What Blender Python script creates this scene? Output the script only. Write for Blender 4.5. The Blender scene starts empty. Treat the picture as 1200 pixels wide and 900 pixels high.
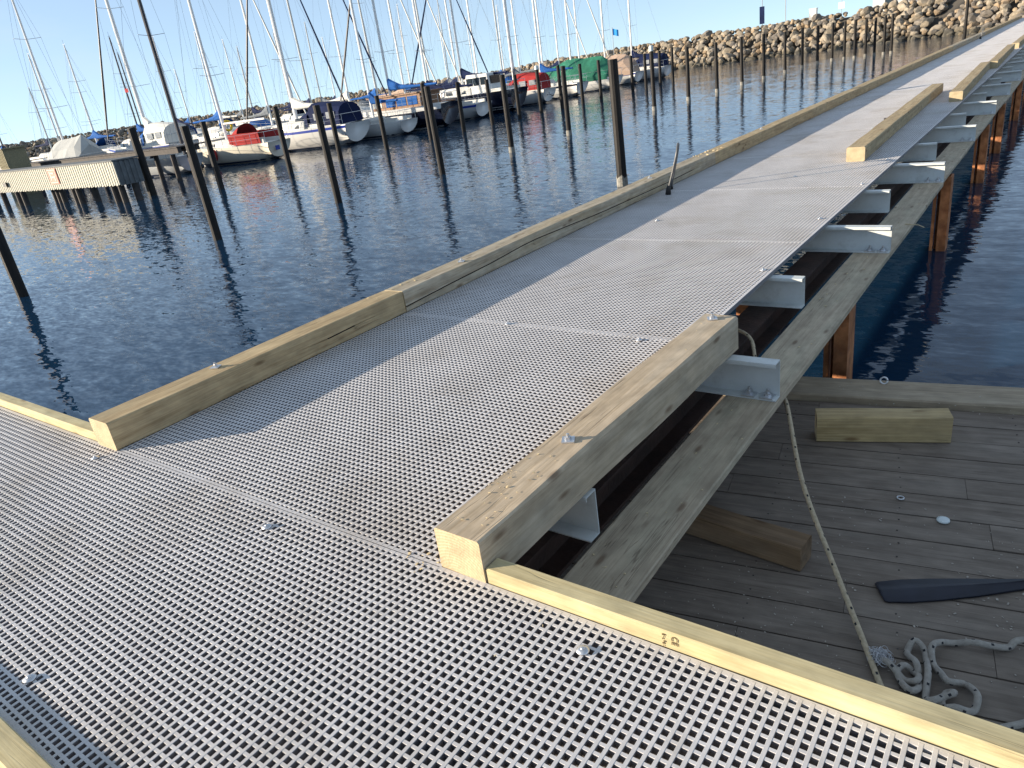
import bpy, math, random
from mathutils import Vector, Matrix
rnd = random.Random(7)
sc = bpy.context.scene
COL = sc.collection

# ---------------------------------------------------------------- camera
cam_d = bpy.data.cameras.new('camera')
cam_d.sensor_width = 36.0
cam_d.lens = 25.534
cam_d.clip_start = 0.05
cam_d.clip_end = 6000
cam = bpy.data.objects.new('camera', cam_d)
COL.objects.link(cam)
cx = Vector((0.80674, 0.57482, -0.13694)); cy = Vector((-0.12745, 0.39556, 0.90955)); cz = Vector((0.57700, -0.71632, 0.39237))
m = Matrix.Identity(4)
for i, v in enumerate((cx, cy, cz)):
    for j in range(3):
        m[j][i] = v[j]
m.translation = Vector((0, 0, 1.55))
cam.matrix_world = m
sc.camera = cam

# ---------------------------------------------------------------- sky, sun, exposure
SUN_EL = 12.2
SUN_AZ = math.atan2(-0.79, -0.613)            # from +Y towards +X
world = bpy.data.worlds.new('World')
sc.world = world
world.use_nodes = True
wn, wl = world.node_tree.nodes, world.node_tree.links
bg = wn['Background']
sky = wn.new('ShaderNodeTexSky')
sky.sky_type = 'NISHITA'
sky.sun_disc = False
sky.sun_elevation = math.radians(SUN_EL)
sky.sun_rotation = SUN_AZ
sky.air_density = 0.7
sky.dust_density = 0.1
sky.ozone_density = 1.9
tc = wn.new('ShaderNodeTexCoord')
mp = wn.new('ShaderNodeMapping')
mp.inputs['Scale'].default_value = (2.2, 2.2, 9.0)
nz = wn.new('ShaderNodeTexNoise')
nz.inputs['Scale'].default_value = 1.6
nz.inputs['Detail'].default_value = 7
nz.inputs['Roughness'].default_value = 0.6
rp = wn.new('ShaderNodeValToRGB')
rp.color_ramp.elements[0].position = 0.50
rp.color_ramp.elements[0].color = (0.34, 0.34, 0.34, 1)
rp.color_ramp.elements[1].position = 0.80
rp.color_ramp.elements[1].color = (0.55, 0.55, 0.55, 1)
mx = wn.new('ShaderNodeMixRGB')
mx.inputs[2].default_value = (3.1, 3.5, 3.6, 1)
wl.new(tc.outputs['Generated'], mp.inputs[0]); wl.new(mp.outputs[0], nz.inputs['Vector'])
wl.new(nz.outputs['Fac'], rp.inputs[0]); wl.new(rp.outputs[0], mx.inputs[0])
va = wn.new('ShaderNodeVectorMath'); va.operation = 'ADD'; va.inputs[1].default_value = (0, 0, .07)
vn = wn.new('ShaderNodeVectorMath'); vn.operation = 'NORMALIZE'
wl.new(tc.outputs['Generated'], va.inputs[0]); wl.new(va.outputs[0], vn.inputs[0]); wl.new(vn.outputs[0], sky.inputs['Vector'])
wl.new(sky.outputs[0], mx.inputs[1]); wl.new(mx.outputs[0], bg.inputs['Color'])
bg.inputs['Strength'].default_value = 0.12
sun_d = bpy.data.lights.new('sun', 'SUN')
sun_d.energy = 5.0
sun_d.angle = math.radians(0.53)
sun_d.color = (1.0, 0.86, 0.68)
sun = bpy.data.objects.new('sun', sun_d)
COL.objects.link(sun)
ce = math.cos(math.radians(SUN_EL))
sdir = Vector((0.79 * ce, 0.613 * ce, -math.sin(math.radians(SUN_EL))))
sun.rotation_euler = sdir.to_track_quat('-Z', 'Y').to_euler()
sc.view_settings.view_transform = 'Standard'
sc.view_settings.look = 'None'
sc.view_settings.exposure = 1.06
sc.view_settings.gamma = 1.0

# ---------------------------------------------------------------- mesh helpers
class MB:
    def __init__(s):
        s.v = []; s.f = []; s.mi = []
    def face(s, idx, mi=0):
        s.f.append(tuple(idx)); s.mi.append(mi)
    def box(s, x0, x1, y0, y1, z0, z1, mi=0):
        b = len(s.v)
        s.v += [(x0,y0,z0),(x1,y0,z0),(x1,y1,z0),(x0,y1,z0),(x0,y0,z1),(x1,y0,z1),(x1,y1,z1),(x0,y1,z1)]
        for q in ((0,3,2,1),(4,5,6,7),(0,1,5,4),(1,2,6,5),(2,3,7,6),(3,0,4,7)):
            s.face([b+i for i in q], mi)
    def obox(s, c, ax, ay, az, mi=0):
        """box from centre and three half-axis vectors"""
        b = len(s.v); c = Vector(c); ax = Vector(ax); ay = Vector(ay); az = Vector(az)
        for sz in (-1, 1):
            for sx, sy in ((-1,-1),(1,-1),(1,1),(-1,1)):
                s.v.append(tuple(c + sx*ax + sy*ay + sz*az))
        for q in ((0,3,2,1),(4,5,6,7),(0,1,5,4),(1,2,6,5),(2,3,7,6),(3,0,4,7)):
            s.face([b+i for i in q], mi)
    def loft(s, rings, closed=True, cap=True, mi=0):
        n = len(rings[0]); b = len(s.v)
        for r in rings: s.v += [tuple(p) for p in r]
        for i in range(len(rings)-1):
            for j in range(n if closed else n-1):
                k = (j+1) % n
                s.face((b+i*n+j, b+i*n+k, b+(i+1)*n+k, b+(i+1)*n+j), mi)
        if cap and closed:
            s.face([b+j for j in range(n)][::-1], mi)
            s.face([b+(len(rings)-1)*n+j for j in range(n)], mi)
    def tube(s, pts, r, n=6, mi=0, fleck=None):
        pts = [Vector(p) for p in pts]
        rs = r if isinstance(r, (list, tuple)) else [r]*len(pts)
        up = Vector((0,0,1)); rings = []; prev = None
        for i, p in enumerate(pts):
            t = (pts[min(i+1,len(pts)-1)] - pts[max(i-1,0)]).normalized()
            a = prev if prev is not None else (up if abs(t.z) < .9 else Vector((1,0,0)))
            a = (a - t*a.dot(t))
            if a.length < 1e-6: a = t.orthogonal()
            a.normalize(); prev = a; b2 = t.cross(a)
            rings.append([p + rs[i]*(math.cos(2*math.pi*k/n)*a + math.sin(2*math.pi*k/n)*b2) for k in range(n)])
        f0 = len(s.f)
        s.loft(rings, mi=mi)
        if fleck:
            for i in range(0, len(rings)-1):
                if i % fleck == 0:
                    for j in (0, n//2): s.mi[f0+i*n+(j+i//fleck) % n] = mi+1
    def disc(s, c, r, h, n=12, dome=0.0, mi=0):
        cx, cy, cz = c
        r1 = [(cx+r*math.cos(2*math.pi*k/n), cy+r*math.sin(2*math.pi*k/n), cz) for k in range(n)]
        r2 = [(x, y, cz+h) for x, y, z in r1]
        r3 = [(cx+(x-cx)*.5, cy+(y-cy)*.5, cz+h+dome) for x, y, z in r1]
        s.loft([r1, r2, r3], mi=mi)
    def mesh(s, name, mats, smooth=False):
        me = bpy.data.meshes.new(name)
        me.from_pydata(s.v, [], s.f)
        mats = mats if isinstance(mats, (list, tuple)) else [mats]
        for q in mats: me.materials.append(q)
        if len(mats) > 1: me.polygons.foreach_set('material_index', s.mi)
        if smooth: me.polygons.foreach_set('use_smooth', [True]*len(s.f))
        me.update()
        return me
    def build(s, name, mats, parent=None, smooth=False, loc=(0,0,0), rz=0):
        return link(name, s.mesh(name, mats, smooth), parent, loc, rz)

def link(name, me, parent=None, loc=(0,0,0), rz=0):
    o = bpy.data.objects.new(name, me)
    COL.objects.link(o)
    o.location = loc; o.rotation_euler = (0,0,rz)
    if parent: o.parent = parent
    return o
def tag(o, label, cat, group=None):
    o['label'] = label; o['category'] = cat
    if group: o['group'] = group
    return o
def thing(name, label, cat, loc=(0,0,0), rz=0, group=None):
    o = link(name, None, None, loc, rz)
    return tag(o, label, cat, group)
def smooth_path(pts, per=6):
    pts = [Vector(p) for p in pts]; out = []
    for i in range(len(pts)-1):
        p0, p1, p2, p3 = pts[max(i-1,0)], pts[i], pts[i+1], pts[min(i+2,len(pts)-1)]
        for k in range(per):
            t = k/per
            out.append(.5*((2*p1)+(p2-p0)*t+(2*p0-5*p1+4*p2-p3)*t*t+(3*p1-p0-3*p2+p3)*t**3))
    out.append(pts[-1])
    return out
def even(pts, step):
    out = [pts[0]]; acc = 0
    for a, b in zip(pts, pts[1:]):
        L = (b-a).length; d = step-acc
        while d < L:
            out.append(a+(b-a)*(d/L)); d += step
        acc = (L-(d-step))
    out.append(pts[-1]); return out

# ---------------------------------------------------------------- materials
def nodes(name):
    mt = bpy.data.materials.new(name); mt.use_nodes = True
    return mt, mt.node_tree.nodes, mt.node_tree.links, mt.node_tree.nodes['Principled BSDF']
def plain(name, col, rough=.5, metal=0, var=.12, scale=6, bump=0, col2=None, spec=None):
    """colour with a soft noise variation and optional fine relief"""
    mt, n, l, b = nodes(name)
    b.inputs['Roughness'].default_value = rough; b.inputs['Metallic'].default_value = metal
    if spec is not None: b.inputs['Specular IOR Level'].default_value = spec
    t = n.new('ShaderNodeTexCoord'); q = n.new('ShaderNodeTexNoise')
    q.inputs['Scale'].default_value = scale; q.inputs['Detail'].default_value = 5
    l.new(t.outputs['Object'], q.inputs['Vector'])
    r = n.new('ShaderNodeValToRGB')
    c1 = [max(0, c*(1-var)) for c in col]; c2 = list(col2) if col2 else [min(1, c*(1+var)) for c in col]
    r.color_ramp.elements[0].color = (*c1, 1); r.color_ramp.elements[1].color = (*c2, 1)
    r.color_ramp.elements[0].position = .35; r.color_ramp.elements[1].position = .68
    l.new(q.outputs['Fac'], r.inputs[0]); l.new(r.outputs[0], b.inputs['Base Color'])
    if bump:
        bp = n.new('ShaderNodeBump'); bp.inputs['Strength'].default_value = bump; bp.inputs['Distance'].default_value = .01
        q2 = n.new('ShaderNodeTexNoise'); q2.inputs['Scale'].default_value = scale*6; q2.inputs['Detail'].default_value = 4
        l.new(t.outputs['Object'], q2.inputs['Vector']); l.new(q2.outputs['Fac'], bp.inputs['Height']); l.new(bp.outputs[0], b.inputs['Normal'])
    return mt
def wood(name, light, dark, tint=None, axis='Y', knots=True, rough=.75, grain=1.0, bump=.35, tint_amt=.5, checks=.6):
    """sawn timber: grain stretched along one axis, knots, stain patches"""
    mt, n, l, b = nodes(name)
    b.inputs['Roughness'].default_value = rough; b.inputs['Specular IOR Level'].default_value = .25
    t = n.new('ShaderNodeTexCoord'); oi = n.new('ShaderNodeObjectInfo')
    ad = n.new('ShaderNodeVectorMath'); ad.operation = 'ADD'
    sc_ = n.new('ShaderNodeVectorMath'); sc_.operation = 'SCALE'; sc_.inputs['Scale'].default_value = 37.0
    cv = n.new('ShaderNodeCombineXYZ')
    for k in range(3): l.new(oi.outputs['Random'], cv.inputs[k])
    l.new(cv.outputs[0], sc_.inputs[0]); l.new(t.outputs['Object'], ad.inputs[0]); l.new(sc_.outputs[0], ad.inputs[1])
    def mapped(s_long, s_cross):
        q = n.new('ShaderNodeMapping')
        q.inputs['Scale'].default_value = {'X': (s_long, s_cross, s_cross), 'Y': (s_cross, s_long, s_cross), 'Z': (s_cross, s_cross, s_long)}[axis]
        l.new(ad.outputs[0], q.inputs[0]); return q
    def noise(mp_, detail=4, dist=0.0, rough_=.55):
        q = n.new('ShaderNodeTexNoise'); q.inputs['Scale'].default_value = 1.0; q.inputs['Detail'].default_value = detail
        q.inputs['Distortion'].default_value = dist; q.inputs['Roughness'].default_value = rough_
        l.new(mp_.outputs[0], q.inputs['Vector']); return q
    g1 = noise(mapped(1.1*grain, 34*grain), 5, .6); g2 = noise(mapped(5*grain, 160*grain), 3)
    big = noise(mapped(1.3, 5.0), 3)
    mixf = n.new('ShaderNodeMath'); mixf.operation = 'MULTIPLY_ADD'
    mixf.inputs[1].default_value = .35; l.new(g2.outputs['Fac'], mixf.inputs[0])
    m2 = n.new('ShaderNodeMath'); m2.operation = 'MULTIPLY'; m2.inputs[1].default_value = .65
    l.new(g1.outputs['Fac'], m2.inputs[0]); l.new(m2.outputs[0], mixf.inputs[2])
    r = n.new('ShaderNodeValToRGB')
    r.color_ramp.elements[0].position = .36; r.color_ramp.elements[0].color = (*dark, 1)
    r.color_ramp.elements[1].position = .60; r.color_ramp.elements[1].color = (*light, 1)
    l.new(mixf.outputs[0], r.inputs[0]); last = r.outputs[0]
    tr = n.new('ShaderNodeValToRGB'); tr.color_ramp.elements[0].position = .46; tr.color_ramp.elements[1].position = .72
    l.new(big.outputs['Fac'], tr.inputs[0])
    tm = n.new('ShaderNodeMath'); tm.operation = 'MULTIPLY'; tm.inputs[1].default_value = tint_amt; l.new(tr.outputs[0], tm.inputs[0])
    mixt = n.new('ShaderNodeMixRGB'); mixt.inputs[2].default_value = (*(tint or [c*.7 for c in light]), 1)
    l.new(tm.outputs[0], mixt.inputs[0]); l.new(last, mixt.inputs[1]); last = mixt.outputs[0]
    if knots:
        kv = n.new('ShaderNodeTexVoronoi'); kv.inputs['Scale'].default_value = 1.0
        l.new(mapped(3.0, 9.5).outputs[0], kv.inputs['Vector'])
        kr = n.new('ShaderNodeValToRGB'); kr.color_ramp.elements[0].position = .07; kr.color_ramp.elements[0].color = (.75,.75,.75,1)
        kr.color_ramp.elements[1].position = .17; kr.color_ramp.elements[1].color = (0,0,0,1)
        l.new(kv.outputs['Distance'], kr.inputs[0])
        mk = n.new('ShaderNodeMixRGB'); mk.inputs[2].default_value = (dark[0]*.45, dark[1]*.35, dark[2]*.3, 1)
        l.new(kr.outputs[0], mk.inputs[0]); l.new(last, mk.inputs[1]); last = mk.outputs[0]
    # fine drying checks: thin dark lines along the grain, in patches
    ck = noise(mapped(.9, 26), 2, .25); ca = n.new('ShaderNodeMath'); ca.operation = 'SUBTRACT'; ca.inputs[1].default_value = .5
    cb_ = n.new('ShaderNodeMath'); cb_.operation = 'ABSOLUTE'; l.new(ck.outputs['Fac'], ca.inputs[0]); l.new(ca.outputs[0], cb_.inputs[0])
    cr_ = n.new('ShaderNodeValToRGB'); cr_.color_ramp.elements[0].position = .002; cr_.color_ramp.elements[0].color = (1,1,1,1)
    cr_.color_ramp.elements[1].position = .013; cr_.color_ramp.elements[1].color = (0,0,0,1); l.new(cb_.outputs[0], cr_.inputs[0])
    pa = noise(mapped(1.7, 4.0), 2); pr = n.new('ShaderNodeValToRGB'); pr.color_ramp.elements[0].position = .50; pr.color_ramp.elements[1].position = .62
    l.new(pa.outputs['Fac'], pr.inputs[0]); cm = n.new('ShaderNodeMath'); cm.operation = 'MULTIPLY'; l.new(cr_.outputs[0], cm.inputs[0]); l.new(pr.outputs[0], cm.inputs[1])
    cm2 = n.new('ShaderNodeMath'); cm2.operation = 'MULTIPLY'; cm2.inputs[1].default_value = checks; l.new(cm.outputs[0], cm2.inputs[0])
    mc = n.new('ShaderNodeMixRGB'); mc.inputs[2].default_value = (dark[0]*.35, dark[1]*.32, dark[2]*.3, 1)
    l.new(cm2.outputs[0], mc.inputs[0]); l.new(last, mc.inputs[1]); last = mc.outputs[0]
    # blotches at hand size
    bl_ = noise(mapped(7, 16), 4); br = n.new('ShaderNodeMapRange'); br.inputs[1].default_value = .3; br.inputs[2].default_value = .7; br.inputs[3].default_value = .80; br.inputs[4].default_value = 1.16
    l.new(bl_.outputs['Fac'], br.inputs[0]); bm2 = n.new('ShaderNodeVectorMath'); bm2.operation = 'SCALE'
    l.new(last, bm2.inputs[0]); l.new(br.outputs[0], bm2.inputs['Scale']); last = bm2.outputs[0]
    l.new(last, b.inputs['Base Color'])
    hs_ = n.new('ShaderNodeMath'); hs_.operation = 'MULTIPLY_ADD'; hs_.inputs[1].default_value = -1.2
    l.new(cm2.outputs[0], hs_.inputs[0]); l.new(mixf.outputs[0], hs_.inputs[2])
    bp = n.new('ShaderNodeBump'); bp.inputs['Strength'].default_value = bump; bp.inputs['Distance'].default_value = .005
    l.new(hs_.outputs[0], bp.inputs['Height']); l.new(bp.outputs[0], b.inputs['Normal'])
    return mt

def stain(mt, scale, col, lo, hi, amt):
    n, l = mt.node_tree.nodes, mt.node_tree.links; b = n['Principled BSDF']; src = b.inputs['Base Color'].links[0].from_socket
    g = n.new('ShaderNodeNewGeometry'); q = n.new('ShaderNodeTexNoise'); q.inputs['Scale'].default_value = scale; q.inputs['Detail'].default_value = 6; q.inputs['Roughness'].default_value = .65
    r = n.new('ShaderNodeMapRange'); r.inputs[1].default_value = lo; r.inputs[2].default_value = hi; r.inputs[4].default_value = amt
    m_ = n.new('ShaderNodeMixRGB'); m_.inputs[2].default_value = (*col, 1)
    l.new(g.outputs['Position'], q.inputs['Vector']); l.new(q.outputs['Fac'], r.inputs[0]); l.new(r.outputs[0], m_.inputs[0]); l.new(src, m_.inputs[1]); l.new(m_.outputs[0], b.inputs['Base Color'])
M = {}
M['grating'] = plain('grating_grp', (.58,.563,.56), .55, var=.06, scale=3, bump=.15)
stain(M['grating'], 1.1, (.36,.31,.25), .50, .74, .7)
stain(M['grating'], 9, (.40,.37,.34), .55, .75, .5)
M['grating_side_shaded'] = plain('grating_side_painted_shade', (.21,.205,.22), .5, var=.06, scale=3)  # same bars coloured darker on their sides, painting in the shade of the holes
M['timber_new'] = wood('timber_green_treated', (.48,.37,.215), (.30,.215,.115), (.39,.33,.21))
M['timber_old'] = wood('timber_weathered', (.44,.39,.30), (.27,.22,.15), (.42,.33,.18))
M['timber_near'] = wood('timber_sawn', (.53,.425,.30), (.38,.295,.195), (.45,.40,.32), checks=.8)
M['timber_end'] = plain('timber_end_grain', (.50,.40,.24), .8, var=.16, scale=14, bump=.3)
def end_grain(name, c1, c2):
    mt = plain(name, c1, .85, var=.2, scale=11, bump=.3); n, l = mt.node_tree.nodes, mt.node_tree.links; b = n['Principled BSDF']; src = b.inputs['Base Color'].links[0].from_socket
    t = n.new('ShaderNodeTexCoord'); q = n.new('ShaderNodeMapping'); q.inputs['Location'].default_value = (.03, 0, .02); q.inputs['Scale'].default_value = (1, 0, 1)
    wv = n.new('ShaderNodeTexWave'); wv.wave_type = 'RINGS'; wv.rings_direction = 'SPHERICAL'; wv.inputs['Scale'].default_value = 26; wv.inputs['Distortion'].default_value = 1.6; wv.inputs['Detail'].default_value = 2
    m_ = n.new('ShaderNodeMixRGB'); m_.inputs[2].default_value = (*c2, 1); mu = n.new('ShaderNodeMath'); mu.operation = 'MULTIPLY'; mu.inputs[1].default_value = .5
    l.new(t.outputs['Object'], q.inputs[0]); l.new(q.outputs[0], wv.inputs['Vector']); l.new(wv.outputs['Fac'], mu.inputs[0]); l.new(mu.outputs[0], m_.inputs[0]); l.new(src, m_.inputs[1]); l.new(m_.outputs[0], b.inputs['Base Color'])
    return mt
M['timber_end'] = end_grain('timber_end_rings', (.50,.41,.26), (.36,.26,.13))
M['strip'] = wood('timber_strip_yellow', (.54,.465,.275), (.43,.35,.185), (.45,.43,.29), axis='X', tint_amt=.45)
M['plank_grey'] = wood('plank_greyed', (.46,.385,.28), (.33,.265,.19), (.40,.37,.27))
M['pontoon_wood'] = wood('pontoon_board', (.215,.178,.145), (.150,.121,.098), (.26,.225,.19), axis='X', knots=False, rough=.85, checks=.5)
M['pontoon_edge'] = wood('pontoon_edge_board', (.38,.31,.22), (.26,.205,.145), (.34,.29,.22), axis='X', knots=False)
M['offcut'] = wood('timber_offcut', (.50,.38,.20), (.34,.24,.11), (.40,.32,.2), axis='X')
M['offcut_dark'] = wood('timber_offcut_brown', (.22,.145,.085), (.14,.09,.05), (.19,.16,.13), axis='X')
M['crack'] = plain('timber_crack', (.03,.022,.015), .9)
M['ink'] = plain('stamp_ink', (.10,.07,.03), .8)
M['steel_light'] = plain('galvanised_channel', (.58,.61,.60), .45, metal=0, var=.08, scale=4)
stain(M['steel_light'], 7, (.36,.36,.34), .52, .72, .6)
stain(M['steel_light'], 40, (.62,.65,.66), .5, .65, .5)
M['zinc'] = plain('zinc_fastener', (.62,.63,.65), .35, metal=.85, var=.1, scale=20)
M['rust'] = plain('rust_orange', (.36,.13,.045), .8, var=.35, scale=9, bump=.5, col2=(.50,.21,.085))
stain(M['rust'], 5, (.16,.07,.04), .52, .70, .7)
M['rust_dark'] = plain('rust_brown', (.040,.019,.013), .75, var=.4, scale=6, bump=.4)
M['rope'] = plain('rope_grey', (.36,.33,.29), .9, var=.12, scale=60, bump=.5)
M['rope_tan'] = plain('rope_tan', (.50,.41,.28), .9, var=.15, scale=60, bump=.5)
M['fleck'] = plain('rope_fleck', (.02,.02,.025), .9)
M['rope_white'] = plain('rope_frayed', (.62,.62,.64), .9)
M['navy_plastic'] = plain('navy_plastic', (.010,.012,.024), .5, var=.2, scale=12)
M['white_cap'] = plain('white_plastic', (.62,.68,.68), .4)
M['hoop'] = plain('hoop_steel', (.11,.11,.11), .45, metal=.2)
M['black'] = plain('black_rubber', (.015,.015,.016), .6)
M['pole'] = wood('tarred_pole', (.020,.0175,.0155), (.008,.007,.0065), (.032,.027,.023), axis='Z', knots=False, rough=.6, bump=.6)
M['pole_base'] = plain('pole_barnacles', (.24,.23,.20), .9, var=.3, scale=20, bump=.6)
M['chip'] = plain('wood_chip', (.62,.50,.30), .9)
M['dust'] = plain('sawdust', (.40,.36,.31), .9)
M['cladding'] = wood('cladding_pale', (.60,.58,.49), (.50,.47,.38), (.54,.53,.46), knots=False, grain=.4)
M['dock_dark'] = plain('dock_dark_timber', (.05,.042,.038), .8, var=.3, scale=4)
M['dock_end'] = plain('dock_end_timber', (.12,.13,.135), .8, var=.2, scale=4)
M['sign_red'] = plain('sign_red_faded', (.62,.16,.11), .6)
M['sign_pale'] = plain('sign_pale', (.62,.48,.38), .6)

# water -----------------------------------------------------------
def water_material():
    mt, n, l, b = nodes('harbour_water')
    b.inputs['Base Color'].default_value = (.006,.028,.064,1)
    b.inputs['Roughness'].default_value = .04
    b.inputs['IOR'].default_value = 1.333
    t = n.new('ShaderNodeTexCoord')
    def nz_(sx, sy, rot, detail, dist=.4):
        q = n.new('ShaderNodeMapping'); q.inputs['Scale'].default_value = (sx, sy, 1); q.inputs['Rotation'].default_value = (0,0,rot)
        l.new(t.outputs['Object'], q.inputs[0])
        w = n.new('ShaderNodeTexNoise'); w.inputs['Scale'].default_value = 1; w.inputs['Detail'].default_value = detail
        w.inputs['Distortion'].default_value = dist; w.inputs['Roughness'].default_value = .5
        l.new(q.outputs[0], w.inputs['Vector']); return w
    a = nz_(2.4, 6.2, math.radians(38), 3.0); c = nz_(8.0, 18.0, math.radians(22), 2.0); d = nz_(.25, .5, .9, 1.0)
    # wave slopes straight from noise, so distant water keeps its chop
    last = None
    for q, k in ((a, .19), (c, .17), (d, .05)):
        sub = n.new('ShaderNodeVectorMath'); sub.operation = 'SUBTRACT'; sub.inputs[1].default_value = (.5,.5,.5)
        mul = n.new('ShaderNodeVectorMath'); mul.operation = 'MULTIPLY'; mul.inputs[1].default_value = (k,k*1.1,0)
        l.new(q.outputs['Color'], sub.inputs[0]); l.new(sub.outputs[0], mul.inputs[0])
        if last is None: last = mul
        else:
            ad = n.new('ShaderNodeVectorMath'); ad.operation = 'ADD'
            l.new(last.outputs[0], ad.inputs[0]); l.new(mul.outputs[0], ad.inputs[1]); last = ad
    up = n.new('ShaderNodeVectorMath'); up.operation = 'ADD'; up.inputs[1].default_value = (0,0,1)
    nm = n.new('ShaderNodeVectorMath'); nm.operation = 'NORMALIZE'
    pt = nz_(.05, .09, .5, 2.0); pm_ = n.new('ShaderNodeMapRange'); pm_.inputs[1].default_value = .35; pm_.inputs[2].default_value = .65; pm_.inputs[3].default_value = .6; pm_.inputs[4].default_value = 1.15
    am = n.new('ShaderNodeVectorMath'); am.operation = 'SCALE'                 # calm and ruffled patches
    l.new(pt.outputs['Fac'], pm_.inputs[0]); l.new(last.outputs[0], am.inputs[0]); l.new(pm_.outputs[0], am.inputs['Scale']); last = am
    l.new(last.outputs[0], up.inputs[0]); l.new(up.outputs[0], nm.inputs[0]); l.new(nm.outputs[0], b.inputs['Normal'])
    return mt
WZ = -1.2
w = MB(); w.v = [(-2500,-2500,0),(2500,-2500,0),(2500,2500,0),(-2500,2500,0)]; w.face((0,1,2,3))
wo = w.build('water', water_material(), loc=(0,0,WZ)); wo['kind'] = 'structure'
w = MB(); w.v = [(-2500,-2500,0),(2500,-2500,0),(2500,2500,0),(-2500,2500,0)]; w.face((0,1,2,3))
wo = w.build('seabed', plain('seabed_mud', (.05,.05,.04), .9), loc=(0,0,-4.2)); wo['kind'] = 'structure'

# ================================================================ THE WALKWAYS
P = .030
def grating_mesh(x0, x1, y0, y1, name='grating_panel', bw=.0112, dep=.034):
    """open grid of bars; top at z=0, cross bars a hair lower"""
    g = MB(); h = bw/2
    nx = round((x1-x0)/P); ny = round((y1-y0)/P); hb = bw*.14          # moulded bars: wide on top, narrow below
    for i in range(nx+1):
        x = x0 + (x1-x0)*i/nx
        f0 = len(g.f)
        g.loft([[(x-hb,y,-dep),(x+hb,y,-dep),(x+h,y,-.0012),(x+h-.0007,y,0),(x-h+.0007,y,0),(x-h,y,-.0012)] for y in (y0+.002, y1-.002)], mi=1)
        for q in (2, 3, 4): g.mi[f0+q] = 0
    for j in range(ny+1):
        y = y0 + (y1-y0)*j/ny
        f0 = len(g.f)
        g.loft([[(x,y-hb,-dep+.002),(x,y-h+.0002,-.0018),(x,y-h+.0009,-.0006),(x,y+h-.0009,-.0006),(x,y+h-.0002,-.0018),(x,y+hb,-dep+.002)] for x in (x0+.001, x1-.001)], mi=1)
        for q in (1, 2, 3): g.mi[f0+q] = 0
    # closed rim along the four sides
    for (a, b_, c, d) in ((x0+.001, x0+.014, y0+.001, y1-.001), (x1-.014, x1-.001, y0+.001, y1-.001)):
        g.box(a, b_, c, d, -dep-.001, -.0009)
    for (c, d) in ((y0+.0005, y0+.015), (y1-.013, y1-.0003)):
        g.box(x0+.0015, x1-.0015, c, d, -dep-.0015, -.0005)
    return g.mesh(name, [M['grating'], M['grating_side_shaded']])

WX0, WX1 = -4.10, -1.595
WY0, WY1 = 1.428, 70.0
walk = thing('walkway', 'long straight pier walkway of pale grey open grating running to the stone breakwater', 'walkway', (0,0,0))
PL = 2.235
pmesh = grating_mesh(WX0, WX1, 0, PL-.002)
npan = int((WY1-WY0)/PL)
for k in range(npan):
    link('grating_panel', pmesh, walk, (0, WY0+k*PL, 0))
WY1 = WY0+npan*PL
# steel channels across, alternately long and short
def channel_mesh(x1):
    c = MB(); x0 = -4.05
    c.box(x0, x1, -.006, 0, -.217, 0)                         # web
    c.box(x0, x1, -.075, -.006, -.006, -.0005)                # top flange
    c.box(x0, x1, -.075, -.006, -.217, -.211)                 # bottom flange
    c.box(x0, x1, -.0765, -.0715, -.022, -.0055)              # lip
    return c.mesh('cross_channel', M['steel_light'])
ch_long, ch_short = channel_mesh(-1.092), channel_mesh(-1.374)
bm_ = MB()
bm_.obox((0,0,.003), (.026,0,0), (0,.026,0), (0,0,.003)); bm_.disc((0,0,.006), .014, .012, 6, .0); bm_.disc((0,0,.018), .007, .012, 8, .002)
bolt_me = bm_.mesh('bolt', M['zinc'])
clip_b = MB(); clip_b.disc((0,0,0), .020, .004, 14, .005); clip_b.disc((0,0,.008), .007, .004, 8, .001)
clip_me = clip_b.mesh('screw_clip', M['zinc'], True)
Z0 = -.0385
CHY = []
k = 0; y = 2.137
while y < WY1-.3:
    long_ = (k % 2 == 1)
    o = link('cross_channel', ch_long if long_ else ch_short, walk, (0, y, Z0))
    CHY.append((y, long_))
    if long_ and y < 26:
        for bx in (-1.145, -1.245): link('bolt', bolt_me, o, (bx, -.038, -.211)).scale = (1.35, 1.35, 1.5)
    k += 1; y += 1.492
for (x, y) in ((-1.90,3.60),(-1.658,5.09),(-1.68,6.68),(-2.49,8.77),(-1.66,8.2),(-1.7,9.66),(-3.2,6.62),(-2.9,3.65),(-2.45,12.6)):
    link('screw_clip', clip_me, walk, (x, y, .0015))
# support planks lying under the long channels
for (a, b_, dx) in ((1.56, 9.52, 0), (9.53, 17.3, -.02), (17.31, 25.2, 0), (25.21, 33, -.02), (33.01, 41, 0), (41.01, 49, 0), (49.01, 57, 0), (57.01, WY1, 0)):
    p = MB(); rings = []
    n_ = max(3, int((b_-a)/.5))
    for i in range(n_+1):
        yy = (b_-a)*i/n_; q = .003*math.sin(yy*2.1+a)
        x0, x1, z0, z1 = -1.368+dx+q, -1.082+dx+q, -.301, -.2565
        c = .006
        rings.append([(x0,yy,z0+c),(x0+c,yy,z0),(x1-c,yy,z0),(x1,yy,z0+c),(x1,yy,z1-c),(x1-c,yy,z1),(x0+c,yy,z1),(x0,yy,z1-c)])
    p.loft(rings); p.build('support_plank', M['plank_grey'], walk, loc=(0, a, 0))
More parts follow.
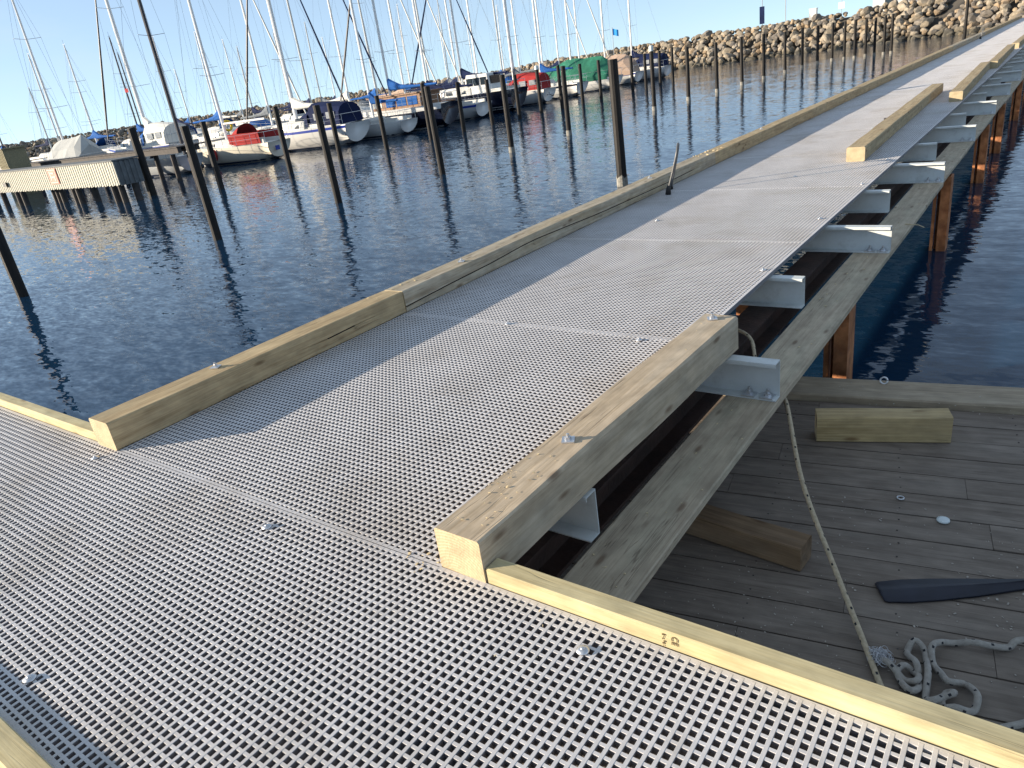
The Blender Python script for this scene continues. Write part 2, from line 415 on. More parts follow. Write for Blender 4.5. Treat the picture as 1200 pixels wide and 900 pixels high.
# rusty beam below the channels, and the pile heads
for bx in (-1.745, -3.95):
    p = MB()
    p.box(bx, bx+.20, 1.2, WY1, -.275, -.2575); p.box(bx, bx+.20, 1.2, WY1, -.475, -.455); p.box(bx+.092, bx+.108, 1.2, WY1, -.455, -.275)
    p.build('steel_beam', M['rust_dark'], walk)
pl = MB()
pl.box(0, .10, 0, .016, -3.2, -.302); pl.box(0, .10, .19, .206, -3.2, -.302); pl.box(.084, .1, .016, .19, -3.2, -.302)
pl.box(-.075, -.04, .02, .036, -3.2, -.302); pl.box(-.04, 0, .10, .112, -3.2, -.302); pl.box(-.075, -.06, .036, .2, -3.2, -.302)
pile_me = pl.mesh('pile', M['rust'])
for yy in (5.45, 10.1, 14.35, 17.3, 22.0, 26.5, 31, 35.5, 40, 44.5, 49, 53.5, 58, 62.5, 67):
    link('pile', pile_me, walk, (-1.17 if yy > 6 else -1.245, yy, 0))
    link('pile', pile_me, walk, (-4.02, yy, -.275))
cap = MB(); cap.box(-2.1, -1.72, 0, .02, -.6, -.27)
for yy in (5.75,): cap.build('pile_plate', M['rust'], walk, loc=(0,yy,0))

# transverse walkway in the foreground
cross = thing('foreground_walkway', 'grey open grating walkway in the foreground edged with yellow timber strips', 'walkway', (0,0,0))
GY0, GY1 = .286, 1.426
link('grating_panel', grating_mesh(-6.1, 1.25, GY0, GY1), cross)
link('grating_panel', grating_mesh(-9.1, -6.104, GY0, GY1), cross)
for (x, y) in ((-.945,1.313),(-2.448,.402),(-3.911,1.319),(-2.429,1.31),(-.945,.40),(-3.92,.40)):
    link('screw_clip', clip_me, cross, (x, y, .0015))
def strip(name, x0, x1, y0, y1, z0, z1):
    s_ = MB(); rings = []; n_ = 14; c = .004
    for i in range(n_+1):
        x = (x1-x0)*i/n_; q = .0012*math.sin(x*3+x0)
        rings.append([(x,y0+q,z0),(x,y1+q,z0),(x,y1+q,z1-c),(x,y1-c+q,z1),(x,y0+c+q,z1),(x,y0+q,z1-c)])
    s_.loft(rings)
    return s_.build(name, M['strip'], cross, loc=(x0,0,0))
s_right = strip('edge_strip', -1.385, 1.3, 1.437, 1.506, -.024, .056)
strip('edge_strip', -9.0, -4.11, 1.437, 1.504, -.024, .052)
strip('edge_strip', -9.0, 1.3, .205, .278, -.036, .040)
for yy in (.25, .85, 1.40):
    j = MB(); j.box(-9, 1.25, yy-.03, yy+.03, -.24, -.04); j.build('joist', M['steel_light'], cross)
# stamp on the strip: two rounded letters turned on their side beside a fine line of print
cu = bpy.data.curves.new('stamp', 'FONT'); cu.body = 'CE'; cu.size = .027; cu.extrude = .0004
to = bpy.data.objects.new('stamp', cu); COL.objects.link(to)
bpy.context.view_layer.update()
me = bpy.data.meshes.new_from_object(to.evaluated_get(bpy.context.evaluated_depsgraph_get()))
COL.objects.unlink(to); bpy.data.objects.remove(to)
me.materials.clear(); me.materials.append(M['ink'])
st = bpy.data.objects.new('stamp', me); COL.objects.link(st); st.parent = s_right
st.rotation_euler = (math.radians(90), math.radians(90), 0); st.location = (.66, 1.4352, .048)
ln = MB()
for q in range(9): ln.box(.632+.004*(q % 2), .641-.003*(q % 3), 1.4345, 1.4356, .041-.008*q, .046-.008*q)
ln.build('stamp', M['ink'], s_right)

# ---------------------------------------------------------------- kerb timbers (each its own thing)
def timber(name, label, L, wd, ht, mat, loc, rz=0, crack=None, endmat='timber_end', cham=.008, group=None, bolts=(), wob=.003, cat='timber beam'):
    """long squared timber along local +Y from its base; crack = list of (y, z) along its +X face"""
    t = MB(); rings = []; st = set([0, L]); n_ = max(4, int(L/.25))
    for i in range(n_+1): st.add(L*i/n_)
    st = sorted(st)
    def cz_(y):
        if not crack: return None
        for (a, za), (b_, zb) in zip(crack, crack[1:]):
            if a <= y <= b_: return za+(zb-za)*(y-a)/(b_-a)
        return None
    h = wd/2; r_ = random.Random(int(L*1000)+int(abs(loc[1])*10))
    ph = r_.random()*6
    for y in st:
        q = wob*math.sin(y*1.7+ph)*min(1, L); q2 = wob*.7*math.sin(y*2.9+ph)
        zc = cz_(y); zz = zc if zc is not None else ht*.5
        dep = .014 if zc is not None else 0; gp = .0045 if zc is not None else .002
        c = cham*(1+.4*math.sin(y*5+ph))
        rings.append([(-h+q,y,c),(-h+c+q,y,0),(h-c+q,y,0),(h+q,y,c),(h+q,y,zz-gp),(h-dep+q,y,zz),(h+q,y,zz+gp),(h+q,y,ht-c+q2),(h-c+q,y,ht+q2),(-h+c+q,y,ht+q2),(-h+q,y,ht-c+q2)])
    t.loft(rings, cap=False)
    n = 11; b0 = 0; last = (len(rings)-1)*n
    t.face([b0+j for j in range(n)][::-1], 1); t.face([last+j for j in range(n)], 1)
    if crack:
        for i in range(len(rings)-1):
            if cz_(st[i]) is not None and cz_(st[i+1]) is not None:
                for j in (4, 5): t.mi[i*n+j] = 2
    o = t.build(name, [M[mat], M[endmat], M['crack']], None, loc=loc, rz=rz)
    tag(o, label, cat, group)
    for (bx, by) in bolts:
        w_ = link('washer', bolt_me, o, (bx, by, ht+.001), .5)
    return o
G_L, G_R = 'kerb timbers bolted along the far left edge of the walkway', 'timbers laid along the right edge of the walkway'
left = [(1.415, 3.672, 'timber_new', 'short greenish yellow kerb timber with sawn end at the foreground corner of the walkway', [(1.45,.070),(1.62,.081),(1.78,.079),(1.95,.092)], ((-.02,.74),)),
        (3.680, 9.90, 'timber_old', 'weathered grey kerb timber with a long crack, beside the mooring hoop', [(0,.045),(.5,.062),(1.1,.075),(1.7,.105),(2.2,.092),(3.0,.07),(3.8,.066),(4.6,.06),(5.6,.07)], ((.02,.8),(.0,4.4))),
        (9.908, 16.3, 'timber_new', 'green tinged kerb timber following the cracked grey one beyond the hoop', None, ((.0,2.2),)),
        (16.31, 24.2, 'timber_new', 'kerb timber on the left edge level with the second and third loose timbers', None, ()),
        (24.21, 33.0, 'timber_new', 'kerb timber on the left edge opposite the farthest loose timbers', None, ()),
        (33.01, 44.0, 'timber_old', 'distant kerb timber on the left edge, third from the breakwater end', None, ()),
        (44.01, 56.0, 'timber_new', 'distant kerb timber on the left edge, last but one before the breakwater', None, ()),
        (56.01, 68.2, 'timber_new', 'farthest kerb timber on the left edge, ending at the breakwater stones', None, ())]
for (a, b_, mt_, lab, ck, bl) in left:
    timber('kerb_timber', lab, b_-a, .205, .163, mt_, (-3.968, a, .001), 0, ck, group=G_L, bolts=bl)
timber('kerb_timber', 'nearest pale sawn timber with two bolted washers on the right deck edge', 2.26, .20, .203, 'timber_near', (-1.488, 1.432, -.037), math.radians(-1.2), None,
       group=G_R, bolts=((.0,.70),(-.01,2.18)), cham=.011)
for (x0, y0, x1, y1, mt_, lab) in (
        (-2.04, 9.62, -2.26, 17.5, 'timber_new', 'loose long timber set in from the right deck edge, second from the viewer'),
        (-1.70, 15.45, -1.90, 22.4, 'timber_new', 'loose timber overhanging the right deck edge, third from the viewer'),
        (-1.74, 22.3, -1.86, 29.4, 'timber_new', 'loose timber on the right deck edge, fourth from the viewer'),
        (-1.78, 29.9, -1.80, 37.5, 'timber_new', 'loose distant timber on the right deck edge, fifth from the viewer'),
        (-1.75, 38.2, -1.75, 46, 'timber_new', 'farthest loose timber on the right deck edge towards the breakwater')):
    L = math.hypot(x1-x0, y1-y0)
    timber('kerb_timber', lab, L, .205, .165, mt_, (x0, y0, .001), math.atan2(-(x1-x0), y1-y0), None, group=G_R)

# mooring hoop
def hoop(label, near, far, top_shift, h, loc):
    t = thing('ladder_hoop', label, 'ladder hoop', loc)
    n_, f_ = Vector(near), Vector(far); ts = Vector(top_shift)
    pts = [n_, n_+ts*.12+Vector((0,0,h*.16)), n_+ts*.55+Vector((0,0,h*.5)), n_+ts*.95+Vector((0,0,h*.86)), n_.lerp(f_,.25)+ts+Vector((0,0,h*.99)),
           n_.lerp(f_,.6)+ts*.98+Vector((0,0,h)), f_+ts*.85+Vector((0,0,h*.88)), f_+ts*.5+Vector((0,0,h*.5)), f_]
    r_ = MB(); r_.tube(smooth_path(pts, 6), .0135, 8); r_.build('rail', M['hoop'], t, True)
    b_ = MB(); b_.tube([n_-Vector((0,0,.0)), n_+ts*.06+Vector((0,0,.07)), n_+ts*.12+Vector((0,0,.10))], [.035,.028,.018], 8); b_.build('foot_boot', M['black'], t, True)
    b_ = MB(); b_.tube([f_, f_+Vector((0,0,.08))], [.03,.02], 8); b_.build('foot_boot', M['black'], t, True)
    return t
hoop('tall steel ladder hoop with black foot standing by the cracked kerb timber', (0,0,0), (-.105,.31,0), (.135,0,0), .53, (-3.668, 7.92, .003))
hoop('small distant ladder hoop near the breakwater end of the walkway', (0,0,0), (-.05,.3,0), (.08,0,0), .40, (-3.72, 40.5, .003))

# ================================================================ PONTOON
PA = math.radians(9.6)
pon = thing('floating_pontoon', 'low weathered wooden pontoon of dark boards beside the walkway', 'pontoon', (-1.50-1.5*math.cos(PA), 4.865-1.5*math.sin(PA), -.75), PA)
bw = .205; v = .305
brd = random.Random(3)
while v < 4.6:
    joints = [0] + sorted([brd.uniform(1.4, 3.2), brd.uniform(3.4, 5.2)]) + [6.3]
    for a, b_ in zip(joints, joints[1:]):
        p = MB(); dz = brd.uniform(-.0025, .0025)
        p.box(0, b_-a-.002, -(bw-.009), 0, -.04, dz)
        q = p.build('board', M['pontoon_wood'], pon, loc=(a, -v, 0))
    v += bw
nh = MB(); v = .305; rn = random.Random(9)
while v < 4.5:
    for u in (.5, 1.1, 1.7, 2.3, 2.9, 3.5, 4.1, 4.7):
        for w_ in (.05, .15): nh.disc((u+rn.uniform(-.008,.008), -v-w_+rn.uniform(-.006,.006), .0005), .0042, .0022, 6)
    v += bw
q = nh.build('nail_head', M['dock_dark'], pon); q['kind'] = 'stuff'
p = MB(); c = .01; rings = []
for x in (0, 1.2, 2.4, 3.6, 4.8, 6.3):
    rings.append([(x,-.292,-.04),(x,0,-.04),(x,0,.05-c),(x,-c,.05),(x,-.292+c,.05),(x,-.292,.05-c)])
p.loft(rings); p.build('edge_board', M['pontoon_edge'], pon)
p = MB(); p.box(.02, 6.28, -4.58, -.02, -.40, -.055); p.build('float', M['dock_dark'], pon)
def ring_tube(name, c, r, tr, mat, parent, tilt):
    t = MB(); pts = []
    for k in range(17):
        a = 2*math.pi*k/16; pts.append((c[0]+r*math.cos(a), c[1]+math.sin(tilt)*r*math.sin(a), c[2]+r+math.cos(tilt)*r*math.sin(a)))
    t.tube(pts, tr, 6); return t.build(name, M[mat], parent, True)
rg = ring_tube('eye_bolt', (2.20, -.055, .048), .022, .006, 'zinc', pon, .4)

# things lying on the pontoon
def offcut(label, loc, rz, L, wd, ht, mat, roll=0):
    o = MB(); c = .006; rings = []
    for i in range(7):
        x = L*i/6; q = .002*math.sin(x*9)
        rings.append([(x,c,0),(x,wd-c,0),(x,wd,c),(x,wd+q,ht-c),(x,wd-c,ht+q),(x,c,ht+q),(x,0,ht-c),(x,0,c)])
    o.loft(rings, cap=False); n = 8
    o.face([j for j in range(n)][::-1], 1); o.face([6*n+j for j in range(n)], 1)
    q = o.build('timber_offcut', [M[mat], M['timber_end' if mat == 'offcut' else 'offcut_dark']], None, loc=loc, rz=rz)
    q.rotation_euler = (roll, 0, rz)
    return tag(q, label, 'timber offcut')
offcut('pale timber offcut standing against the pontoon edge board', (-1.005, 4.070, -.746), math.radians(19.5), .715, .13, .165, 'offcut')
offcut('brown timber offcut lying half under the walkway plank on the pontoon', (-1.55, 2.915, -.746), math.radians(-6.0), .80, .135, .125, 'offcut_dark', 0)
cp = MB(); cp.disc((0,0,0), .029, .008, 18, .004)
tag(cp.build('round_lid', M['white_cap'], None, True, loc=(-.264, 3.50, -.746)), 'small round white plastic lid lying on the pontoon boards', 'lid')
t = MB(); pts = [(.016*math.cos(2*math.pi*k/12), .016*math.sin(2*math.pi*k/12), .005) for k in range(13)]
t.tube(pts, .004, 6); tag(t.build('washer_ring', M['zinc'], None, True, loc=(-.473, 3.624, -.746)), 'tiny metal ring lying on the boards left of the white lid', 'ring')
# oar blade
oar = thing('oar', 'dark navy oar blade lying on the pontoon boards', 'oar', (-.42, 2.835, -.745), math.radians(30.5))
ob = MB(); rings = []
for (x, a, b_, th) in ((0,-.055,.058,.010),(.012,-.066,.066,.012),(.10,-.075,.072,.014),(.22,-.072,.068,.015),(.38,-.058,.052,.017),(.52,-.038,.034,.02),(.62,-.024,.022,.026),(.7,-.017,.017,.03)):
    rings.append([(x,a,.002),(x,(a+b_)/2,0.0),(x,b_,.002),(x,b_*.95,th*.7),(x,b_*.25,th*.75),(x,(a+b_)/2,th*1.25),(x,a*.3,th*.75),(x,a*.95,th*.7)])
ob.loft(rings); ob.build('blade', M['navy_plastic'], oar, True)
ob = MB(); ob.tube([(.66,0,.017),(2.3,0,.017)], .016, 8); ob.build('shaft', M['navy_plastic'], oar, True)
# hanging rope: from under the channels, over the plank edge, down to the pontoon
pts = smooth_path([(-1.80,4.55,-.30),(-1.66,4.50,-.235),(-1.50,4.36,-.235),(-1.40,4.16,-.30),(-1.30,4.02,-.42),(-1.17,3.86,-.40),(-1.09,3.74,-.345),(-.86,3.24,-.52),(-.58,2.78,-.67),(-.345,2.36,-.732),(-.27,2.18,-.735),(-.35,2.0,-.735)], 14)
r_ = MB(); r_.tube(even(pts, .0135), .0115, 8, fleck=6)
o = r_.build('mooring_rope', [M['rope_tan'], M['fleck']], None, True); tag(o, 'tan rope with dark flecks hanging from the walkway plank down to the pontoon', 'rope')
# coiled rope
raw = [(.62,2.97),(.35,2.84),(.105,2.743),(.058,2.702),(.001,2.669),(-.053,2.648),(-.112,2.641),(-.159,2.608),(-.182,2.558),(-.168,2.495),(-.132,2.438),(-.107,2.40),(-.06,2.437),(-.029,2.41),(-.012,2.368),(-.016,2.323),(-.039,2.297),(-.068,2.286),(-.105,2.293),(-.115,2.32),(-.082,2.352),(-.105,2.366),(-.112,2.33),(-.138,2.285),(-.163,2.301),(-.169,2.342),(-.175,2.416),(-.19,2.496),(-.207,2.545),(-.244,2.564),(-.259,2.518),(-.25,2.481),(-.217,2.441),(-.199,2.387),(-.193,2.33),(-.215,2.296),(-.25,2.345),(-.272,2.381),(-.255,2.412),(-.224,2.418),(-.2,2.39),(-.205,2.35),(-.24,2.36),(-.275,2.38),(-.308,2.402),(-.338,2.427)]
pts = [(x, y, -.733+.012*((i*7) % 3)) for i, (x, y) in enumerate(raw)]
rope2 = thing('coiled_rope', 'grey rope with dark flecks heaped in loops beside the yellow strip, frayed at one end', 'rope', (0,0,0))
r_ = MB(); r_.tube(even(smooth_path(pts, 8), .0105), .0125, 8, fleck=6); r_.build('rope_line', [M['rope'], M['fleck']], rope2, True)
fr = MB(); fr_r = random.Random(5)
for k in range(150):
    a = fr_r.uniform(0, 2*math.pi); rr = fr_r.uniform(.008, .042); e = fr_r.uniform(0, .035)
    c0 = Vector((-.345+fr_r.gauss(0,.008), 2.433+fr_r.gauss(0,.008), -.732)); d0 = Vector((math.cos(a), math.sin(a), 0)); d1 = Vector((-math.sin(a), math.cos(a), 0))*fr_r.uniform(-.02,.02)
    fr.tube(smooth_path([c0, c0+d0*rr*.6+Vector((0,0,e)), c0+d0*rr+d1+Vector((0,0,e*.7)), c0+d0*rr*.7+d1*1.8+Vector((0,0,e*.2))], 3), .0011, 3)
fr.build('frayed_end', M['rope_white'], rope2, True)
r_ = MB(); r_.tube(even(smooth_path([(.04,2.26,-.735),(.105,2.32,-.735),(.2,2.39,-.735),(.5,2.5,-.735)], 8), .0105), .0125, 8, fleck=6)
tag(r_.build('rope_tail', [M['rope'], M['fleck']], None, True), 'short grey rope end at the right border next to the yellow strip', 'rope')

# sawdust and chips -------------------------------------------------
def chips(name, mat, spots, seed):
    c = MB(); r_ = random.Random(seed)
    for (n_, x0, x1, y0, y1, z, s0, s1) in spots:
        for k in range(n_):
            x, y = r_.uniform(x0, x1), r_.uniform(y0, y1); s_ = r_.uniform(s0, s1); a = r_.uniform(0, 3.14)
            ax = Vector((math.cos(a), math.sin(a), r_.uniform(-.3,.3)))*s_; ay = Vector((-math.sin(a), math.cos(a), r_.uniform(-.2,.2)))*s_*r_.uniform(.25,.8)
            c.obox((x, y, z+s_*.25), ax, ay, (0,0,s_*.18))
    o = c.build(name, M[mat]); o['kind'] = 'stuff'
    tag(o, 'scattered pale sawdust and wood chips', 'sawdust')
chips('wood_chips', 'chip', ((34,-1.58,-1.43,1.50,2.0,.167,.0015,.005),(14,-1.56,-1.40,2.1,3.6,.167,.0015,.004),(30,-1.34,-1.10,1.6,3.6,-.2555,.0015,.005),(30,-1.34,-1.12,3.6,9,-.2555,.003,.009),
      (16,-1.75,-1.60,1.36,1.47,.001,.0015,.006),(5,-1.3,-1.0,1.15,1.4,.001,.0015,.004),(10,-4.05,-3.9,3.4,4.0,.165,.004,.012),(22,-4.06,-3.88,9.6,10.3,.165,.006,.02)), 2)
chips('sawdust', 'dust', ((260,-1.0,.3,2.0,3.6,-.7465,.0012,.0045),(70,-1.25,-.6,2.2,2.9,-.7465,.0012,.004),(40,-.2,.2,2.7,3.2,-.7465,.002,.006),(40,-1.1,0,4.55,4.9,-.695,.002,.005)), 4)

t = MB(); t.tube([(-1.14,7.55,-.252),(-1.02,7.5,-.25),(-.97,7.46,-.262)], .0035, 5)
tag(t.build('wood_splinter', M['chip']), 'thin pale splinter sticking out over the edge of the grey plank', 'splinter')
t = MB(); t.obox((0,0,.012), (.05,.02,0), (-.012,.03,.0), (0,0,.012)); tag(t.build('bark_piece', M['dock_dark'], None, False, (-2.42,13.6,.001)), 'small dark piece of bark lying on the sunlit walkway grating', 'bark')
# ================================================================ MOORING POLES
def pole_mesh(h, r, lean=(0,0)):
    p = MB(); n_ = 12; rings = []
    for z, k in ((-2.5,1.08),(.55,1.03),(h*.6,1.0),(h-.02,.97),(h,.93)):
        rings.append([(r*k*math.cos(2*math.pi*j/n_)+lean[0]*z, r*k*math.sin(2*math.pi*j/n_)+lean[1]*z, z) for j in range(n_)])
    p.loft(rings); return p.mesh('pole_shaft', M['pole'], False)
def pole(loc, h, r, label, group, cap=False, band=None, lean=(0,0)):
    t = thing('mooring_pole', label, 'mooring pole', (loc[0], loc[1], WZ), 0, group)
    me = pole_mesh(h, r, lean); link('shaft', me, t)
    if cap:
        c = MB(); c.disc((lean[0]*h, lean[1]*h, h+.001), r*1.08, .20, 12, .05); c.build('cap', M['white_cap'], t)
    if band:
        c = MB(); n_ = 12; rings = []
        for z, k in ((-.1,1.17),(.05,1.16),(band,1.12)):
            rings.append([(r*k*math.cos(2*math.pi*j/n_)+lean[0]*z, r*k*math.sin(2*math.pi*j/n_)+lean[1]*z, z+.05*math.sin(j*2.1)*(z > .2)) for j in range(n_)])
        c.loft(rings, cap=False); c.build('barnacle_band', M['pole_base'], t)
    return t
ORD = ['first','second','third','fourth','fifth','sixth','seventh','eighth','ninth','tenth','eleventh','twelfth','thirteenth','fourteenth','fifteenth','sixteenth','seventeenth','eighteenth','nineteenth','twentieth']
pole((-8.15, 15.2), 2.68, .110, 'thick black mooring pole close behind the cracked kerb timber', 'mooring poles', band=.22, lean=(-.006,0))
row1 = [(-16.4,5.45),(-16.35,9.9),(-16.6,14.05),(-16.3,18.3),(-16.6,22.65),(-16.7,26.9),(-16.7,35.0),(-16.7,39.2),(-16.7,43.3),(-16.7,47.4),(-16.6,51.2),(-16.6,55.72),(-16.6,59.85),(-16.6,63.9),(-15.9,65.4),(-15.0,65.4),(-14.2,65.1),(-13.6,65.9),(-13.0,66.1),(-12.2,65.3),(-11.7,65.4)]
for i, (x, y) in enumerate(row1):
    if i < 6: lab = '%s black mooring pole from the left in the near row on open water' % ORD[i]
    elif i < 14: lab = 'black mooring pole in the distant near row, %s right of the thick close pole' % ORD[i-6]
    else: lab = '%s slim black pole from the left in the cluster before the stone breakwater' % ORD[i-14]
    pole((x, y), 2.68+.06*rnd.uniform(-1,1), .100, lab, 'mooring poles of the near row', cap=(i == 6), band=(.20 if i >= 4 else None), lean=(rnd.uniform(-.012,.008), rnd.uniform(-.008,.008)))
row2 = [(17.46,2.6),(21.0,2.75),(23.98,2.55),(27.07,2.55),(30.45,2.8),(33.27,2.6),(35.98,2.5),(38.8,2.5),(41.25,2.6),(43.79,2.65),(46.5,2.55),(49.11,2.6),(54.08,2.55),(56.4,2.55),(59.02,2.6),(61.49,2.7)]
for i, (y, h) in enumerate(row2):
    pole((-27.5, y), h, .115, '%s black mooring pole from the left in the row at the boats\' sterns' % ORD[i], 'mooring poles at the sterns of the berthed boats', cap=(i == 8), lean=(rnd.uniform(-.01,.01), rnd.uniform(-.01,.01)))
pole((-8.3, 77.5), 3.3, .12, 'lone dark pole in front of the stones right of the pole cluster', 'mooring poles')
pole((-31.3, 16.6), 2.75, .17, 'black mooring pole rising behind the end of the pale clad dock', 'mooring poles')

# ================================================================ CLAD DOCK AND PIERS
dock = thing('clad_dock', 'timber dock with pale vertical cladding boards and a red sign, standing on dark piles', 'dock', (0,0,0))
c = MB(); x = -56.0; k = 0
while x < -30.52:
    d = .022 if k % 2 else 0
    c.box(x, x+.098, 14.98-d, 15.03, -.50+.02*(k % 3), .44)
    x += .10; k += 1
o = c.build('cladding_board', M['cladding'], dock); o['kind'] = 'stuff'
c = MB(); y = 15.04; k = 0
while y < 16.0:
    c.box(-30.52, -30.47-.03*(k % 2), y, y+.098, -.50, .43); y += .10; k += 1
c.build('end_board', M['dock_end'], dock)
c = MB(); c.box(-56, -30.44, 14.93, 16.05, .445, .50); c.build('deck', M['dock_end'], dock)
c = MB(); c.box(-56, -30.6, 15.2, 15.4, .2, .44); c.box(-56, -30.6, 15.7, 15.9, .2, .44); c.build('bearer', M['dock_dark'], dock)
pm = MB(); n_ = 10
pm.loft([[(.13*math.cos(2*math.pi*j/n_), .13*math.sin(2*math.pi*j/n_), z) for j in range(n_)] for z in (-3.5, .2)]); pm = pm.mesh('pile', M['dock_dark'])
for px in (-41.2,-40.6,-38.3,-37.9,-37.5,-35.2,-34.8,-34.3,-31.6,-31.0,-30.75,-30.7,-43,-45.5,-46,-48.5,-51):
    q = link('pile', pm, dock, (px, 15.25+.45*((hash(int(px*10)) % 2)), 0))
c = MB(); c.box(-36.40, -35.56, 14.915, 14.935, -.24, .40); sg = c.build('sign_plate', M['sign_red'], dock)
c = MB()
for (a, b_, z0, z1) in ((-36.36,-36.33,-.2,.36),(-35.63,-35.60,-.2,.36),(-36.32,-35.64,.33,.36),(-36.32,-35.64,-.2,-.17),(-36.2,-36.12,-.1,.28),(-36.1,-35.8,.18,.24),(-36.1,-35.75,.02,.08),(-35.85,-35.77,-.12,.01)):
    c.box(a, b_, 14.905, 14.914, z0, z1)
c.build('sign_mark', M['sign_pale'], sg)
c = MB(); c.box(-41.5, -41.1, 14.85, 14.93, -.22, -.02); tag(c.build('mooring_fitting', M['black']), 'black mooring fitting on the left part of the pale cladding', 'fitting')
c = MB(); c.box(-51.2,-50.0,18.6,19.8,-3,1.42); c.box(-51.3,-49.9,18.5,19.9,1.421,1.5)
for k in range(7): c.box(-51.15+.18*k, -51.05+.18*k, 18.55, 18.6, .4, 1.42)
tag(c.build('post_cluster', wood('post_olive', (.30,.27,.17), (.18,.16,.09), axis='X', knots=False)), 'olive brown timber post cluster at the left border behind the clad dock', 'post')
def simple_pier(label, x0, x1, y0, y1, z, along):
    t = thing('boat_pier', label, 'pier')
    L = (x1-x0) if along == 'X' else (y1-y0); n_ = int(L/.5)
    c = MB()
    for k in range(n_):
        a = k*L/n_+.01; b_ = (k+1)*L/n_-.01
        if along == 'X': c.box(x0+a, x0+b_, y0, y1, z-.05, z)
        else: c.box(x0, x1, y0+a, y0+b_, z-.05, z)
    q = c.build('deck_board', M['dock_dark'], t); q['kind'] = 'stuff'
    c = MB(); c.box(x0+.05, x1-.05, y0+.05, y0+.25, z-.30, z-.051); c.box(x0+.05, x1-.05, y1-.25, y1-.05, z-.30, z-.051); c.build('bearer', M['dock_dark'], t)
    k = 1.0
    while k < L:
        for s_ in (0, 1):
            pos = (x0+k, y0+.2 if s_ else y1-.2, z-.55) if along == 'X' else (x0+.2 if s_ else x1-.2, y0+k, z-.55)
            link('pile', pm, t, pos)
        k += 4.5 if along == 'Y' else 3.2
    return t
simple_pier('dark timber finger pier on posts just behind the clad dock', -56, -34.9, 20.4, 21.7, .42, 'X')
simple_pier('dark main pier hidden between the two nearest rows of sailing boats', -45.6, -44.2, 21.8, 90, .1, 'Y')
simple_pier('distant main pier behind the second row of sailing boats', -79.5, -78.0, 22, 110, .1, 'Y')

# ================================================================ BOATS
def paint(name, col, rough=.3, var=.05): return plain(name, col, rough, var=var, scale=.9, spec=(.12 if rough > .5 else .35))
B = dict(white=paint('hull_white', (.62,.62,.60)), cream=paint('hull_cream', (.62,.58,.48)), navy=paint('hull_navy', (.006,.009,.022), .2), blue=paint('cloth_blue', (.02,.10,.33), .8, .2),
         navycloth=paint('cloth_navy', (.010,.018,.060), .8, .25), red=paint('cloth_red', (.33,.035,.035), .8, .2), green=paint('cloth_green', (.03,.15,.10), .8, .3), grey=paint('cloth_grey', (.16,.18,.20), .8),
         whitecloth=paint('cloth_white', (.66,.65,.60), .8), tan=paint('cloth_tan', (.42,.31,.24), .8), glass=plain('boat_glass', (.02,.03,.04), .1), deck=paint('deck_white', (.60,.60,.57), .6),
         wood=paint('boat_wood', (.22,.11,.05), .45, .25), mast_white=paint('mast_white', (.80,.80,.78), .4), mast_grey=plain('mast_grey', (.50,.51,.50), .4), mast_dark=plain('mast_dark', (.035,.035,.045), .5),
         wire=plain('rig_wire', (.28,.29,.30), .4), rail=plain('boat_rail', (.66,.67,.68), .25, metal=.7), boot=paint('boot_top', (.03,.04,.08)), bluestripe=paint('stripe_blue', (.02,.05,.30)), teal=paint('hull_teal', (.05,.14,.2)),
         yellow=paint('emblem_yellow', (.75,.50,.02)), lightgrey=paint('hull_grey', (.36,.38,.40)), palecover=paint('cover_pale_grey', (.40,.41,.40), .8), tentwin=plain('tent_window_film', (.30,.32,.34), .15), orange=paint('cloth_orange', (.6,.17,.03), .8))
class Hull:
    def __init__(s, L, W, F):
        s.L, s.W, s.F = L, W, F
    def hb(s, t):
        if t > .44: return max(.012, s.W/2*(1-((t-.44)/.56)**2.3))
        return s.W/2*(1-.30*((.44-t)/.44)**2)
    def sheer(s, t): return s.F*(1+.42*max(0, t-.4)**1.6+.06*(.4-t if t < .4 else 0))
    def keel(s, t):
        if t < .25: return -.30+.42*(1-t/.25)**1.4
        if t > .80: return -.30+(s.sheer(1)*.55+.30)*((t-.80)/.20)**2.2
        return -.30
    def pt(s, t, z, side, off=0):
        h, k = s.sheer(t), s.keel(t); v = min(1, max(0, (h-z)/(h-k)))
        y = s.hb(t)*(1-v**2.7)**.55+off
        x = t*s.L+.10*s.L*max(0, t-.8)/.2*((z-k)/(h-k+1e-6))*.75-.05*s.L*max(0, .15-t)/.15*((h-z)/(h+.3))*-1
        return Vector((x, side*y, z))
    def band(s, mb, za, zb, t0=.0, t1=.98, off=.008, n=16, mi=0):
        for side in (1, -1):
            r = []
            for i in range(n+1):
                t = t0+(t1-t0)*i/n
                a = za(t) if callable(za) else za; b_ = zb(t) if callable(zb) else zb
                a = max(a, s.keel(t)+.02); b_ = max(b_, a+.001)
                r.append([s.pt(t,a,side,off), s.pt(t,b_,side,off), s.pt(t,b_,side,off-.02), s.pt(t,a,side,off-.02)])
            mb.loft(r)
def mast_z(hull): return hull.sheer(.56)
